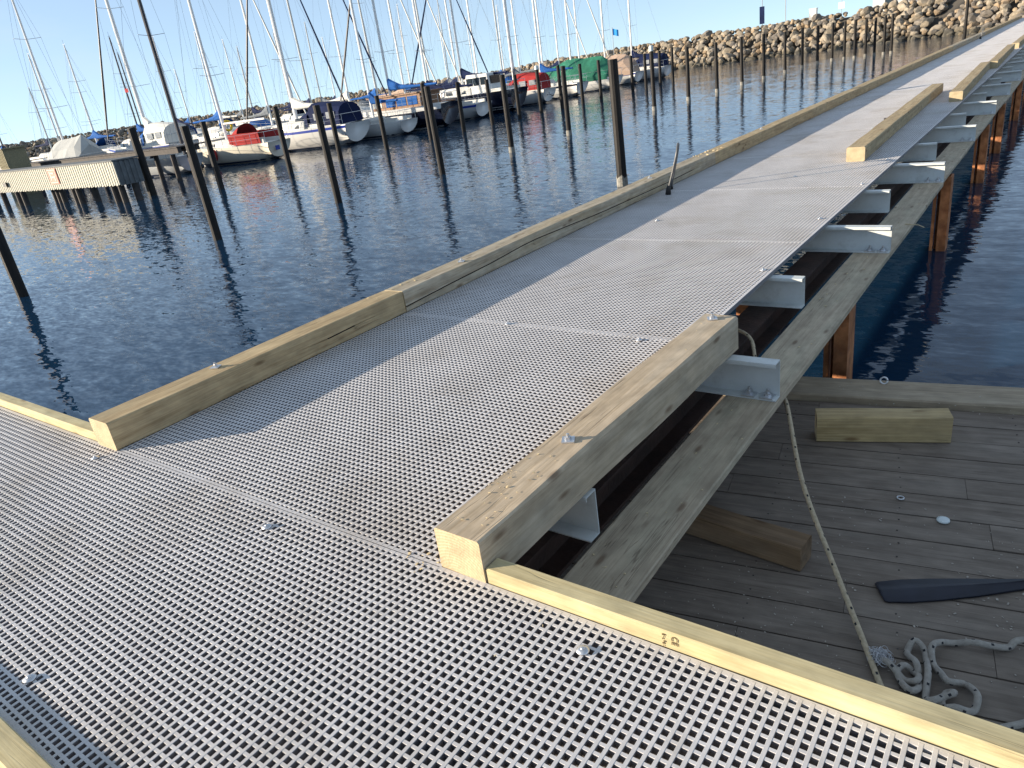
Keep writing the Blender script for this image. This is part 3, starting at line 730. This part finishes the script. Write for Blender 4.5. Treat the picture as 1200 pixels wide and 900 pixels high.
def make_boat(label, stern, heading, L=9.0, W=3.0, F=1.0, hull='white', stripe=None, boot='boot', cover='blue', mast='mast_white', mast_h=12.5, mast_t=.55, mast_r=.085, boom=True,
              cabin='deck', spray=None, tent=None, furl=None, detail=2, name='sailing_boat', group=None, tarp=None, extra=None, second_stripe=False, flag=None, spreaders=2):
    t = thing(name, label, 'sailing boat' if mast_h else 'boat', (stern[0], stern[1], WZ), heading, group)
    H = Hull(L, W, F)
    mb = MB(); rings = []; zs = (0, .10, .28, .5, .72, .88, .97, 1)
    N = 13 if detail > 1 else 9
    for i in range(N+1):
        q = i/N; h, k = H.sheer(q), H.keel(q)
        a = [H.pt(q, h+(k-h)*u, 1) for u in zs]; b_ = [H.pt(q, h+(k-h)*u, -1) for u in zs[:-1]][::-1]
        rings.append(a+b_)
    mb.loft(rings, closed=False, cap=False)
    n = len(rings[0]); mb.face([j for j in range(n)])
    mb.build('hull', B[hull], t, True)
    db = MB(); dr = []
    for i in range(N+1):
        q = i/N; h = H.sheer(q)-.035; y = max(.004, H.hb(q)-.012); x = H.pt(q, h, 1).x
        dr.append([(x,y,h),(x,y*.5,h+.05*y),(x,0,h+.07*y),(x,-y*.5,h+.05*y),(x,-y,h)])
    db.loft(dr, closed=False, cap=False); db.build('deck', B['deck'], t)
    s_ = MB(); H.band(s_, .03, .13); s_.build('boot_stripe', B[boot], t)
    if stripe:
        s_ = MB(); H.band(s_, lambda q: H.sheer(q)-.20, lambda q: H.sheer(q)-.06); s_.build('hull_stripe', B[stripe], t)
    if second_stripe:
        s_ = MB(); H.band(s_, .24, .30); H.band(s_, .40, .44); s_.build('hull_stripe', B['white'], t)
    mt_ = H.L*mast_t
    if cabin:
        cb = MB(); cr = []; ch = .46*F
        for (q, hh, ww) in ((.36,ch,.62),(.38,ch*1.04,.64),(.50,ch*1.0,.66),(.62,ch*.86,.60),(.71,ch*.62,.50),(.78,.05,.36)):
            w_ = min(H.hb(q)*ww*1.15, H.hb(q)-.12); z = H.sheer(q)-.02; x = q*L
            cr.append([(x,w_,z),(x,w_*.93,z+hh*.75),(x,w_*.75,z+hh),(x,-w_*.75,z+hh),(x,-w_*.93,z+hh*.75),(x,-w_,z)])
        cb.loft(cr); cab = cb.build('cabin', B[cabin], t)
        if detail:
            for side in (1, -1):
                for (qa, qb) in ((.40,.485),(.505,.59),(.61,.66)):
                    pa = []
                    for q in (qa, qb):
                        w_ = min(H.hb(q)*.64*1.15, H.hb(q)-.12); z = H.sheer(q)-.02; hh = ch*.9
                        pa.append((q*L, w_, z, hh))
                    (xa,wa,za,ha),(xb,wb2,zb,hb_) = pa
                    wb = MB(); wb.loft([[(xa,side*(wa*.985+.012),za+ha*.22),(xa,side*(wa*.945+.012),za+ha*.62),(xa,side*(wa*.9),za+ha*.62),(xa,side*(wa*.9),za+ha*.22)],
                             [(xb,side*(wb2*.985+.012),zb+hb_*.22),(xb,side*(wb2*.945+.012),zb+hb_*.62),(xb,side*(wb2*.9),zb+hb_*.62),(xb,side*(wb2*.9),zb+hb_*.22)]])
                    wb.build('window', B['glass'], cab)
        # cockpit coamings
        for side in (1, -1):
            cc = MB(); w0 = H.hb(.2)*.62; z = H.sheer(.2)-.03
            cc.obox((L*.205, side*w0, z+.12), (L*.15,0,0), (0,.07,0), (0,0,.13))
            cc.build('coaming', B['deck'], t)
    def arch(x0, x1, w_, z, h0, h1, mat, nm, parent=t, lean=0):
        a = MB(); r = []
        for i in range(6):
            u = i/5; x = x0+(x1-x0)*u; hh = h0+(h1-h0)*u+.06*math.sin(u*math.pi); ww = w_*(1-.12*u)
            rr = [(x+lean*hh*math.sin(math.pi*k/8), ww*math.cos(math.pi*k/8), z+hh*max(0, math.sin(math.pi*k/8))**.55) for k in range(9)]
            r.append(rr)
        a.loft(r, closed=False, cap=False)
        a.face([5*9+k for k in range(9)])
        if nm == 'cockpit_tent': a.face([k for k in range(9)])
        return a.build(nm, B[mat], parent, False)
    if spray: 
        z = H.sheer(.35)+.10
        arch(L*.33, L*.47, H.hb(.36)*.66, z, 1.05, .42, spray, 'sprayhood')
        for side in (1,-1):
            wn_ = MB(); wn_.obox((L*.405, side*H.hb(.36)*.60, z+.42), (L*.035,0,0), (0,.012,0), (0,0,.13))
            wn_.build('sprayhood_window', B['glass'], t)
    if tent:
        z = H.sheer(.2)+.06
        arch(L*.05, L*.33, H.hb(.2)*.72, z, 1.15, 1.35, tent, 'cockpit_tent')
        for side in (1,-1):
            for q in (.12, .23):
                wn_ = MB(); wn_.obox((L*q, side*H.hb(.2)*.685, z+.55), (L*.036,0,0), (0,.02,0), (0,0,.19))
                wn_.build('tent_window', B['tentwin'], t)
    if tarp:
        a = MB(); r = []; tr_ = random.Random(int(stern[1]*10))
        for i in range(9):
            q = .06+.80*i/8; x = q*L; y = H.hb(q)*1.03; z = H.sheer(q); hh = (1.75 if i not in (0,8) else 1.2)*F*(1-.35*max(0,q-.55)/.3)+tr_.uniform(-.10,.10)
            r.append([(x,y,z-.15),(x,y*.98,z+.20+tr_.uniform(-.05,.05)),(x,y*.55+tr_.uniform(-.06,.06),z+hh*.62),(x,0,z+hh),(x,-y*.55+tr_.uniform(-.06,.06),z+hh*.62),(x,-y*.98,z+.20+tr_.uniform(-.05,.05)),(x,-y,z-.15)])
        a.loft(r, closed=False, cap=False); a.face([k for k in range(7)]); a.face([8*7+k for k in range(7)])
        a.build('tarp', B[tarp], t)
    if mast_h:
        z0 = H.sheer(mast_t)+.3
        a = MB(); a.tube([(mt_,0,z0-.4),(mt_-.02,0,z0+mast_h*.5),(mt_-.10,0,mast_h)], [mast_r,mast_r,mast_r*.75], 8)
        a.tube([(mt_-.10,0,mast_h),(mt_-.10,0,mast_h+.45)], .012, 4); a.tube([(mt_-.4,0,mast_h+.08),(mt_+.1,0,mast_h+.08)], .015, 4)
        ms = a.build('mast', B[mast], t)
        for k in range(spreaders):
            a = MB(); zz = mast_h*((k+1)/(spreaders+1)+.04); sw = W*(.34-.05*k)
            a.tube([(mt_-.25,sw,zz+.06),(mt_-.03,0,zz),(mt_-.25,-sw,zz+.06)], .014, 4)
            a.build('spreader', B['mast_grey'], ms)
        a = MB(); r0 = .0075 if detail > 1 else .006
        bow = (L*1.045, 0, H.sheer(1)); top = (mt_-.1,0,mast_h-.15)
        a.tube([bow, (mt_-.05,0,mast_h*.93)], r0, 4); a.tube([(.05,0,H.sheer(0)), top], r0, 4)
        for side in (1, -1):
            zz = mast_h*((spreaders)/(spreaders+1)+.04); sw = W*(.34-.05*(spreaders-1))
            a.tube([(mt_-.15, side*H.hb(mast_t)*.93, H.sheer(mast_t)), (mt_-.25, side*sw, zz), top], r0*.9, 4)
            a.tube([(mt_-.35, side*H.hb(mast_t)*.9, H.sheer(mast_t)), (mt_-.02, 0, mast_h*.5)], r0*.8, 4)
        a.build('rigging', B['wire'], t)
        if furl:
            p0, p1 = Vector(bow), Vector((mt_-.05,0,mast_h*.93)); a = MB()
            a.tube([p0.lerp(p1,.04), p0.lerp(p1,.3), p0.lerp(p1,.95)], [.05,.075,.035], 6); a.build('furled_sail', B[furl], t)
        if boom:
            zb = z0+.95; xe = L*.10
            a = MB(); a.tube([(mt_-.08,0,zb),(xe,0,zb-.02)], .06, 6); bo = a.build('boom', B['mast_white'], t)
            if cover:
                a = MB(); r = []
                for i in range(9):
                    u = i/8; x = mt_-.02-(mt_-xe)*u; hh = .62*math.exp(-(u*5.2)**1.3)+.22*(1-.35*u)+.02*math.sin(i*2.3); ww = .15*(1-.35*u)
                    r.append([(x,ww*math.cos(2*math.pi*k/8), zb-.10+hh*.5+hh*.5*math.sin(2*math.pi*k/8)) for k in range(8)])
                a.loft(r); a.build('sail_cover', B[cover], bo)
        if flag:
            a = MB(); a.box(mt_-.9, mt_-.35, .28, .30, mast_h*.55, mast_h*.55+.34); a.build('flag', B[flag], t)
    if detail > 1:
        a = MB()
        for side in (1, -1):
            pts = []
            for q in (.02,.15,.3,.45,.6,.75,.88,.97):
                p_ = H.pt(q, H.sheer(q), side, -.05); pts.append(p_)
                a.tube([p_, p_+Vector((0,0,.58))], .013, 4)
            for hh in (.30,.58): a.tube([p_+Vector((0,0,hh)) for p_ in pts], .008, 4)
        p1, p2 = H.pt(.97, H.sheer(.97), 1, -.05), H.pt(.97, H.sheer(.97), -1, -.05)
        tip = Vector((L*1.06,0,H.sheer(1)+.62)); a.tube([p1+Vector((0,0,.58)), tip, p2+Vector((0,0,.58))], .016, 4)
        p1, p2 = H.pt(.02, H.sheer(.02), 1, -.05), H.pt(.02, H.sheer(.02), -1, -.05)
        a.tube([p1+Vector((0,0,.58)), p2+Vector((0,0,.58))], .016, 4)
        a.build('guard_rail', B['rail'], t)
    return t, H
PI = math.pi
GA = 'sailing boats berthed in the front row'
# --- front row, sterns towards the walkway
b, H = make_boat('white sailing boat with red sprayhood and red cockpit cloth', (-36.2, 27.4), PI+.10, 7.4, 2.5, .95, cover=None, mast_h=13.0, mast_t=.58, spray='red', group=GA, boom=True, hull='cream', boot='boot')
z = H.sheer(.2)
for side in (1, -1):
    a = MB(); a.loft([[(.6,side*.83,z+.02),(.6,side*.87,z+.62),(.6,side*.85,z+.62),(.6,side*.81,z+.02)],[(3.1,side*.90,z+.04),(3.1,side*.92,z+.66),(3.1,side*.90,z+.66),(3.1,side*.88,z+.04)]])
    a.build('dodger_cloth', B['red'], b)
for q in (.62, .55):
    a = MB(); p_ = H.pt(q, .62, 1, .10); a.tube([p_+Vector((0,0,.32)), p_+Vector((0,0,.2)), p_, p_-Vector((0,0,.3))], [.02,.09,.11,.05], 8); a.build('fender', B['red'], b, True)
a = MB(); a.obox((-.015,.25,.62), (.01,0,0), (0,.16,0), (0,0,.12)); a.build('transom_emblem', B['bluestripe'], b)
b, H = make_boat('large white sailing boat with navy stripe, navy cockpit tent and pale boom cover', (-34.8, 32.3), PI+.08, 9.6, 3.2, 1.2, stripe='bluestripe', cover='whitecloth', mast_h=14.2, mast_t=.53, mast_r=.12, spray='navycloth', tent='navycloth', furl='mast_dark', group=GA)
b, H = make_boat('small white sailing boat with bright blue boom cover beside the wooden cabin boat', (-33.6, 35.5), PI+.02, 7.6, 2.3, .85, cover='blue', mast_h=12.5, mast_t=.40, group=GA)
b, H = make_boat('navy hulled sailing boat with varnished wooden cabin and blue side curtains', (-32.6, 38.6), PI+.06, 9.6, 3.1, 1.45, hull='navy', boot='white', cover='blue', mast_h=13.5, mast_t=.52, cabin=None, furl='mast_dark', group=GA)
a = MB(); H.band(a, lambda q: H.sheer(q)-.30, lambda q: H.sheer(q)+.01); a.build('bulwark', B['white'], b)
a = MB(); z = H.sheer(.3)-.03; a.box(1.6,6.0,-1.05,1.05,z,z+.85); a.box(1.4,6.2,-1.15,1.15,z+.852,z+.92); cbn = a.build('cabin', B['wood'], b)
for side in (1,-1):
    for x in (1.9, 2.85, 3.8):
        a = MB(); a.obox((x+.4, side*1.06, z+.46), (.40,0,0), (0,.012,0), (0,0,.26)); a.build('curtain', B['blue'], cbn)
    a = MB(); a.obox((5.4, side*1.06, z+.46), (.42,0,0), (0,.012,0), (0,0,.24)); a.build('window', B['whitecloth'], cbn)
b, H = make_boat('white sailing boat with blue sheer stripe and navy boom cover between the two navy boats', (-33.4, 43.1), PI+.05, 8.6, 2.8, 1.0, stripe='bluestripe', cover='navycloth', mast_h=13, mast_t=.56, mast_r=.08, cabin='wood', group=GA)
b, H = make_boat('navy hulled sailing boat with two pale waterline stripes and a white wheelhouse', (-33.2, 47.3), PI+.05, 10.2, 3.3, 1.5, hull='navy', cover='navycloth', mast_h=14.0, mast_t=.50, second_stripe=True, boot='boot', furl='navycloth', group=GA)
a = MB(); z = H.sheer(.3)-.02; a.loft([[(2.0,1.1,z),(2.1,1.0,z+1.35),(2.1,-1.0,z+1.35),(2.0,-1.1,z)],[(4.4,1.1,z),(4.0,.95,z+1.4),(4.0,-.95,z+1.4),(4.4,-1.1,z)]]); wh = a.build('wheelhouse', B['white'], b)
for side in (1,-1):
    for x in (2.45, 3.1, 3.72):
        a = MB(); a.obox((x, side*1.045, z+.88), (.24,0,0), (0,.035,0), (0,0,.26)); a.build('window', B['glass'], wh)
a = MB(); a.obox((2.03,0,z+.88), (.03,0,0), (0,.7,0), (0,0,.28)); a.build('window', B['glass'], wh)
for k in range(7):
    a = MB(); p_ = H.pt(.24+.035*k, H.sheer(.3)-.40, 1, .012); a.obox(p_, (.05,0,0), (0,.006,0), (0,0,.05+.02*(k % 2))); a.build('hull_letter', B['white'], b)
b, H = make_boat('white sailing boat under a red canopy with pale window panels', (-34.0, 52.6), PI+.05, 8.6, 2.9, 1.05, cover='grey', mast_h=14, mast_t=.38, mast_r=.13, tent='red', spray='red', group=GA)
for (y_, z_, w_, h_) in ((.5,.62,.10,.03),(.25,.70,.03,.12),(.0,.60,.12,.03),(-.3,.5,.2,.04)):
    a = MB(); a.obox((-.01,y_,z_), (.012,0,0), (0,w_,0), (0,0,h_)); a.build('transom_letter', B['navy'], b)
b, H = make_boat('white sailing boat with blue boom cover and dark side windows left of the green tarpaulin', (-34.0, 57.8), PI+.04, 9.0, 3.0, 1.05, cover='blue', mast_h=13.5, mast_t=.45, group=GA, stripe='navy')
b, H = make_boat('white boat covered by a big green tarpaulin', (-33.6, 63.4), PI+.04, 9.0, 3.1, 1.05, cover=None, boom=False, mast_h=13.5, mast_t=.52, tarp='green', group=GA, cabin=None)
b, H = make_boat('white sailing boat with a tan cover behind the thick close pole', (-34.2, 69.0), PI+.03, 8.6, 2.9, 1.0, cover=None, boom=False, mast_h=13.5, mast_t=.42, tarp='tan', stripe='bluestripe', group=GA, cabin=None)
b, H = make_boat('white sailing boat with navy sprayhood, last of the front row before the stones', (-33.6, 74.4), PI+.02, 9.0, 3.0, 1.05, cover='navycloth', mast_h=14, mast_t=.45, spray='navycloth', tent='navycloth', group=GA)
# --- left, near the finger pier
b, H = make_boat('small dark hulled boat with a black mast at the outer end of the finger pier', (-39.2, 23.6), PI, 6.2, 2.2, .95, hull='lightgrey', cover=None, boom=False, mast_h=13.0, mast_t=.08, mast='mast_dark', mast_r=.10, spreaders=1, boot='boot')
b, H = make_boat('white motor sailer with blue covers and white boom behind the finger pier', (-46.8, 28.0), PI, 9.5, 3.1, 1.45, cover='whitecloth', mast_h=14, mast_t=.42, mast_r=.12, spray='blue', tent='whitecloth', stripe='bluestripe', furl='mast_dark')
b, H = make_boat('white boat under a pale grey winter cover left of the blue covered motor sailer', (-51.0, 24.2), PI, 7.0, 2.9, 1.0, cover=None, boom=False, mast_h=12.5, mast_t=.55, tarp='palecover', cabin=None)
# --- second row, bows towards us beyond the main pier
GB = 'sailing boats in the second row beyond the main pier'
second = [(33.6,13.5,'mast_white','white','blue'),(37.8,13.0,'mast_white','white','grey'),(42.2,14.0,'mast_grey','navy','navycloth'),(45.9,13.5,'mast_white','white','whitecloth'),(49.6,13.0,'mast_grey','white','blue'),
          (53.2,13.5,'mast_white','teal','tan'),(57.0,14.0,'mast_grey','white','navycloth'),(61.0,13.0,'mast_white','white','navycloth'),(64.7,13.5,'mast_white','white','whitecloth'),(68.4,14.0,'mast_grey','navy','blue'),(72.2,13.5,'mast_white','white','grey'),
          (76.4,13,'mast_white','white','grey'),(80.3,13,'mast_white','white','navycloth'),(85.0,13.5,'mast_white','white','blue')]
CN = dict(blue='blue', grey='grey', navycloth='navy', whitecloth='white', tan='tan', red='red', green='green')
HN = dict(white='white', navy='navy', teal='dark teal')
MN = dict(mast_white='white', mast_grey='grey', mast_dark='black')
for i, (y, h, mm, hl, cv) in enumerate(second):
    make_boat('%s sailing boat, %s boom cover, %s mast, %s from left in second row' % (HN[hl], CN[cv], MN[mm], ORD[i]), (-54.9, y), rnd.uniform(-.03,.03), rnd.uniform(8.2,9.4), 2.9, rnd.uniform(1.0,1.25), hull=hl, cover=cv,
              mast=mm, mast_h=h+1.2+rnd.uniform(-.8,1.2), mast_t=.53, stripe=rnd.choice([None,'bluestripe','red']), spray=rnd.choice([None,'navycloth','blue','grey']), furl=rnd.choice([None,None,'whitecloth','navycloth']), detail=1, group=GB)
# --- third row, sterns towards us before the distant pier; fourth row beyond it
GC = 'sailing boats in the distant third row'
third = [(31.5,9.6,'mast_white'),(35.0,10.2,'mast_white'),(39.2,10.6,'mast_dark'),(43.5,10.4,'mast_white'),(48.0,10.6,'mast_white'),(52.6,9.0,'mast_grey'),(57.8,10.2,'mast_grey'),(62.6,11.0,'mast_grey'),(70,12,'mast_white'),(78,12.5,'mast_white'),(86,13,'mast_grey'),(93,12,'mast_white'),(100,12,'mast_white')]
for i, (y, h, mm) in enumerate(third):
    make_boat('distant white sailing boat with %s mast, %s from the left in the third row' % (MN[mm], ORD[i]), (-68.3, y), PI+rnd.uniform(-.03,.03), rnd.uniform(8,9), 2.8, rnd.uniform(1.0,1.2), hull='white', cover=rnd.choice(['blue','navycloth','grey','whitecloth']),
              mast=mm, mast_h=h, mast_t=.5, detail=0, group=GC, spray=rnd.choice([None,'blue','navycloth']), flag=('red' if i == 2 else None), mast_r=.08)
GD = 'sailing boats in the farthest row'
fourth = [(27.5,7.2,'mast_grey'),(31.8,10.5,'mast_dark'),(36.2,7.8,'mast_grey'),(41.0,9.8,'mast_grey'),(46.5,10.4,'mast_dark'),(52.5,8.2,'mast_white'),(60,11,'mast_white'),(68,11.5,'mast_grey'),(76,10.5,'mast_white'),(84,12.5,'mast_white'),(92,12,'mast_grey'),(101,12.5,'mast_white'),(108,12,'mast_white')]
for i, (y, h, mm) in enumerate(fourth):
    make_boat('far off sailing boat with %s mast, %s from the left in the farthest row' % (MN[mm], ORD[i]), (-89.5, y), rnd.uniform(-.03,.03), rnd.uniform(8,9), 2.8, rnd.uniform(1.0,1.2), hull='white', cover=rnd.choice(['blue','navycloth','grey']),
              mast=mm, mast_h=h, mast_t=.5, detail=0, group=GD, mast_r=.08)
# yellow ring buoy on a stand among the boats
lb = thing('life_buoy', 'yellow life buoy hanging on a post above the red sprayhood boat', 'life buoy', (-44.9, 30.2, .1))
a = MB(); a.box(-.03,.03,-.03,.03,0,1.0); a.build('post', B['lightgrey'], lb)
a = MB(); a.tube([(.05, .30*math.cos(2*math.pi*k/12), .72+.30*math.sin(2*math.pi*k/12)) for k in range(13)], .08, 6); a.build('buoy', B['yellow'], lb, True)

# ================================================================ BREAKWATER
rocky = []
for k, (c1, c2) in enumerate((((.17,.14,.10),(.31,.26,.19)), ((.21,.175,.13),(.37,.32,.245)), ((.13,.112,.092),(.25,.22,.185)), ((.22,.16,.10),(.36,.27,.175)))):
    rocky.append(plain('boulder_stone', c1, .9, var=0, scale=1.3, bump=.6, col2=c2))
import bmesh
def rock_mesh(seed):
    r_ = random.Random(seed); bm = bmesh.new(); bmesh.ops.create_icosphere(bm, subdivisions=2, radius=1)
    pl_ = [(Vector((r_.gauss(0,1), r_.gauss(0,1), r_.gauss(0,1))).normalized(), r_.uniform(.50,.84)) for _ in range(9)]
    sx, sy, sz = r_.uniform(.85,1.2), r_.uniform(.75,1.0), r_.uniform(.6,.85)
    for v_ in bm.verts:
        p_ = v_.co.copy()
        for (nn, d) in pl_:
            e = p_.dot(nn)-d
            if e > 0: p_ -= nn*e*.9
        v_.co = Vector((p_.x*sx, p_.y*sy, p_.z*sz))*(1+.03*r_.uniform(-1,1))
    bmesh.ops.dissolve_limit(bm, angle_limit=math.radians(9), verts=bm.verts, edges=bm.edges)
    return bm
for q_ in rocky:
    n, l = q_.node_tree.nodes, q_.node_tree.links; b = n['Principled BSDF']; src = b.inputs['Base Color'].links[0].from_socket
    g = n.new('ShaderNodeNewGeometry'); sx_ = n.new('ShaderNodeSeparateXYZ'); wn2 = n.new('ShaderNodeTexNoise'); wn2.inputs['Scale'].default_value = 1.2
    ad = n.new('ShaderNodeMath'); ad.operation = 'MULTIPLY_ADD'; ad.inputs[1].default_value = -.7
    r = n.new('ShaderNodeMapRange'); r.inputs[1].default_value = -1.25; r.inputs[2].default_value = -.85; r.inputs[3].default_value = .7; r.inputs[4].default_value = 0
    m_ = n.new('ShaderNodeMixRGB'); m_.inputs[2].default_value = (.035,.034,.022,1)
    l.new(g.outputs['Position'], sx_.inputs[0]); l.new(g.outputs['Position'], wn2.inputs['Vector']); l.new(wn2.outputs['Fac'], ad.inputs[0]); l.new(sx_.outputs['Z'], ad.inputs[2])
    l.new(ad.outputs[0], r.inputs[0]); l.new(r.outputs[0], m_.inputs[0]); l.new(src, m_.inputs[1]); l.new(m_.outputs[0], b.inputs['Base Color'])
    stain(q_, 2.6, (.14,.13,.115), .5, .72, .4)
rock_me = []
for s_ in range(8):
    bm = rock_mesh(s_); me = bpy.data.meshes.new('rock'); bm.to_mesh(me); bm.free(); rock_me.append(me); me.materials.append(rocky[s_ % 4])
bw_ = thing('breakwater', 'long breakwater of piled beige boulders closing the harbour', 'breakwater')
line = [(60,44),(28,58),(9,69.5),(0,76.5),(-8,86),(-14,90.5),(-24,93),(-42,95),(-60,99),(-85,104),(-118,100),(-150,84),(-176,56),(-190,15)]
cr = [6.3,5.4,4.6,4.0,3.2,2.6,2.35,2.35,2.25,1.85,1.75,1.8,1.9,1.9]
seg = []
for i in range(len(line)-1):
    a, b_ = Vector(line[i]), Vector(line[i+1]); L = (b_-a).length; n_ = int(L/.72)
    for k in range(n_):
        u = k/n_; p_ = a.lerp(b_, u); tdir = (b_-a).normalized(); nrm = Vector((tdir.y, -tdir.x))      # away from the harbour
        seg.append((p_, nrm if nrm.dot(Vector((-30,40))-p_) < 0 else -nrm, cr[i]+(cr[i+1]-cr[i])*u))
cand = []
rr = random.Random(11)
for (p_, nrm, top) in seg:
    rows = int((top+1.9)/.38)
    for k in range(rows+2):
        u = min(1.0, k/rows); s_ = rr.uniform(.28,.56)*rr.choice((1,1,1,1.4))*(1.08 if k == 0 else 1)
        q = p_+nrm*(u*7.0 if k <= rows else 8.2)+Vector((rr.uniform(-.3,.3), rr.uniform(-.25,.25)))
        z = -1.5+(top+1.3)*u+rr.uniform(-.12,.12)
        cand.append(((q.x, q.y, z), s_, (rr.uniform(-.5,.5), rr.uniform(-.5,.5), rr.uniform(0,6.28)), rr.randrange(8)))
def inview(c_):
    v_ = Vector(c_)-Vector((0,0,1.55)); zf = -v_.dot(cz)
    if zf < 1: return None
    x, y = v_.dot(cx)/zf, v_.dot(cy)/zf
    return zf if (abs(x) < .72 and abs(y) < .55) else None
near = sorted((c_ for c_ in cand if inview(c_[0])), key=lambda c_: inview(c_[0])/c_[1])[:300]
nid = set(id(c_) for c_ in near)
for (c_, s_, e, k) in near:
    o = link('rock', rock_me[k], bw_, c_); o.rotation_euler = e; o.scale = (s_,)*3
from mathutils import Euler
st_ = MB()
geo = []
for me in rock_me: geo.append(([v_.co.copy() for v_ in me.vertices], [tuple(p_.vertices) for p_ in me.polygons]))
for c_ in cand:
    if id(c_) in nid: continue
    (pos, s_, e, k) = c_; mtx = Matrix.Translation(pos) @ Euler(e).to_matrix().to_4x4() @ Matrix.Scale(s_, 4)
    b0 = len(st_.v); vs, fs = geo[k]
    st_.v += [tuple(mtx @ v_) for v_ in vs]
    for f_ in fs: st_.face([b0+i for i in f_], k % 4)
o = st_.build('rock_mass', rocky, bw_); o['kind'] = 'stuff'
core = MB(); rg_ = []
for (p_, nrm, top) in seg[::4]+[seg[-1]]:
    q = p_+nrm*.9; r1 = p_+nrm*7.4; r2 = p_+nrm*12; r3 = p_+nrm*24
    rg_.append([(q.x,q.y,-3.5),(q.x,q.y,-1.9),(r1.x,r1.y,top-.5),(r2.x,r2.y,top-.5),(r3.x,r3.y,-3.5)])
core.loft(rg_); core.build('core', plain('breakwater_core', (.07,.062,.052), .95), bw_)
# things on the breakwater
def post_sign(label, loc, h, plate=None, col='grey', r=.05):
    t = thing('sign_post', label, 'sign post', loc)
    a = MB(); a.tube([(0,0,0),(0,0,h)], r, 6); a.build('post', B['lightgrey'], t)
    if plate:
        (w_, z0, z1) = plate; a = MB(); a.box(-w_/2, w_/2, -.09, -.06, z0, z1); a.build('plate', B[col], t)
    return t
post_sign('tall post with a dark narrow sign plate standing on the breakwater', (-33.6, 103, 1.7), 4.2, (.62, .9, 2.9), 'navycloth')
post_sign('thin pale pole without a sign on the breakwater', (-30.4, 102, 1.9), 4.5, None)
post_sign('thin post with a small pale sign on the breakwater near the white building', (-23.9, 102, 2.0), 3.6, (.7, .9, 1.6), 'whitecloth', .035)
a = MB(); a.box(-27.4,-26.6,101.3,102,1.5,3.35); a.box(-27.45,-26.55,101.25,102.05,3.351,3.42); tag(a.build('white_cabinet', B['white']), 'narrow white cabinet standing on top of the breakwater', 'cabinet')
a = thing('flag_pole', 'thin pole with a blue flag in front of the breakwater', 'flag pole', (-52.6, 98.5, -.5))
q = MB(); q.tube([(0,0,0),(0,0,5.6)], .045, 6); q.build('pole', B['lightgrey'], a)
q = MB(); rg_ = []
for k in range(6): rg_.append([(.06+.17*k, .10*math.sin(k*1.3), z_-.05*k) for z_ in (4.6,5.4)]+[(.06+.17*k, .10*math.sin(k*1.3)+.01, z_-.05*k) for z_ in (5.4,4.6)])
q.loft(rg_); q.build('flag', paint('flag_blue', (.03,.22,.55), .8), a)
hs = thing('white_building', 'white building with a red boat or roof in front, on top of the breakwater', 'building', (-17.9, 112, .6))
q = MB(); q.box(-4.6, 4.2, 0, 6, 0, 4.6); q.build('wall', B['white'], hs)
q = MB(); q.loft([[(-4.9,-.4,4.6),(-4.9,6.4,4.6),(-4.9,3,6.3)],[(4.5,-.4,4.6),(4.5,6.4,4.6),(4.5,3,6.3)]]); q.build('roof', paint('roof_red', (.32,.07,.05), .8), hs)
for k in range(3):
    q = MB(); q.box(-3.2+2.4*k, -2.2+2.4*k, -.03, .02, 2.2, 3.3); q.build('window', B['glass'], hs)
q = MB(); q.loft([[(-2.5,-1.4,2.2),(-2.5,-.5,2.2),(-2.5,-.5,2.75),(-2.5,-1.6,2.75)],[(2.4,-1.3,2.3),(2.4,-.6,2.3),(2.6,-.6,3.0),(2.6,-1.5,3.0)]]); tag(q.build('red_dinghy', B['red'], None, loc=(-17.6,112,1.0)), 'upturned red dinghy in front of the white building', 'dinghy')
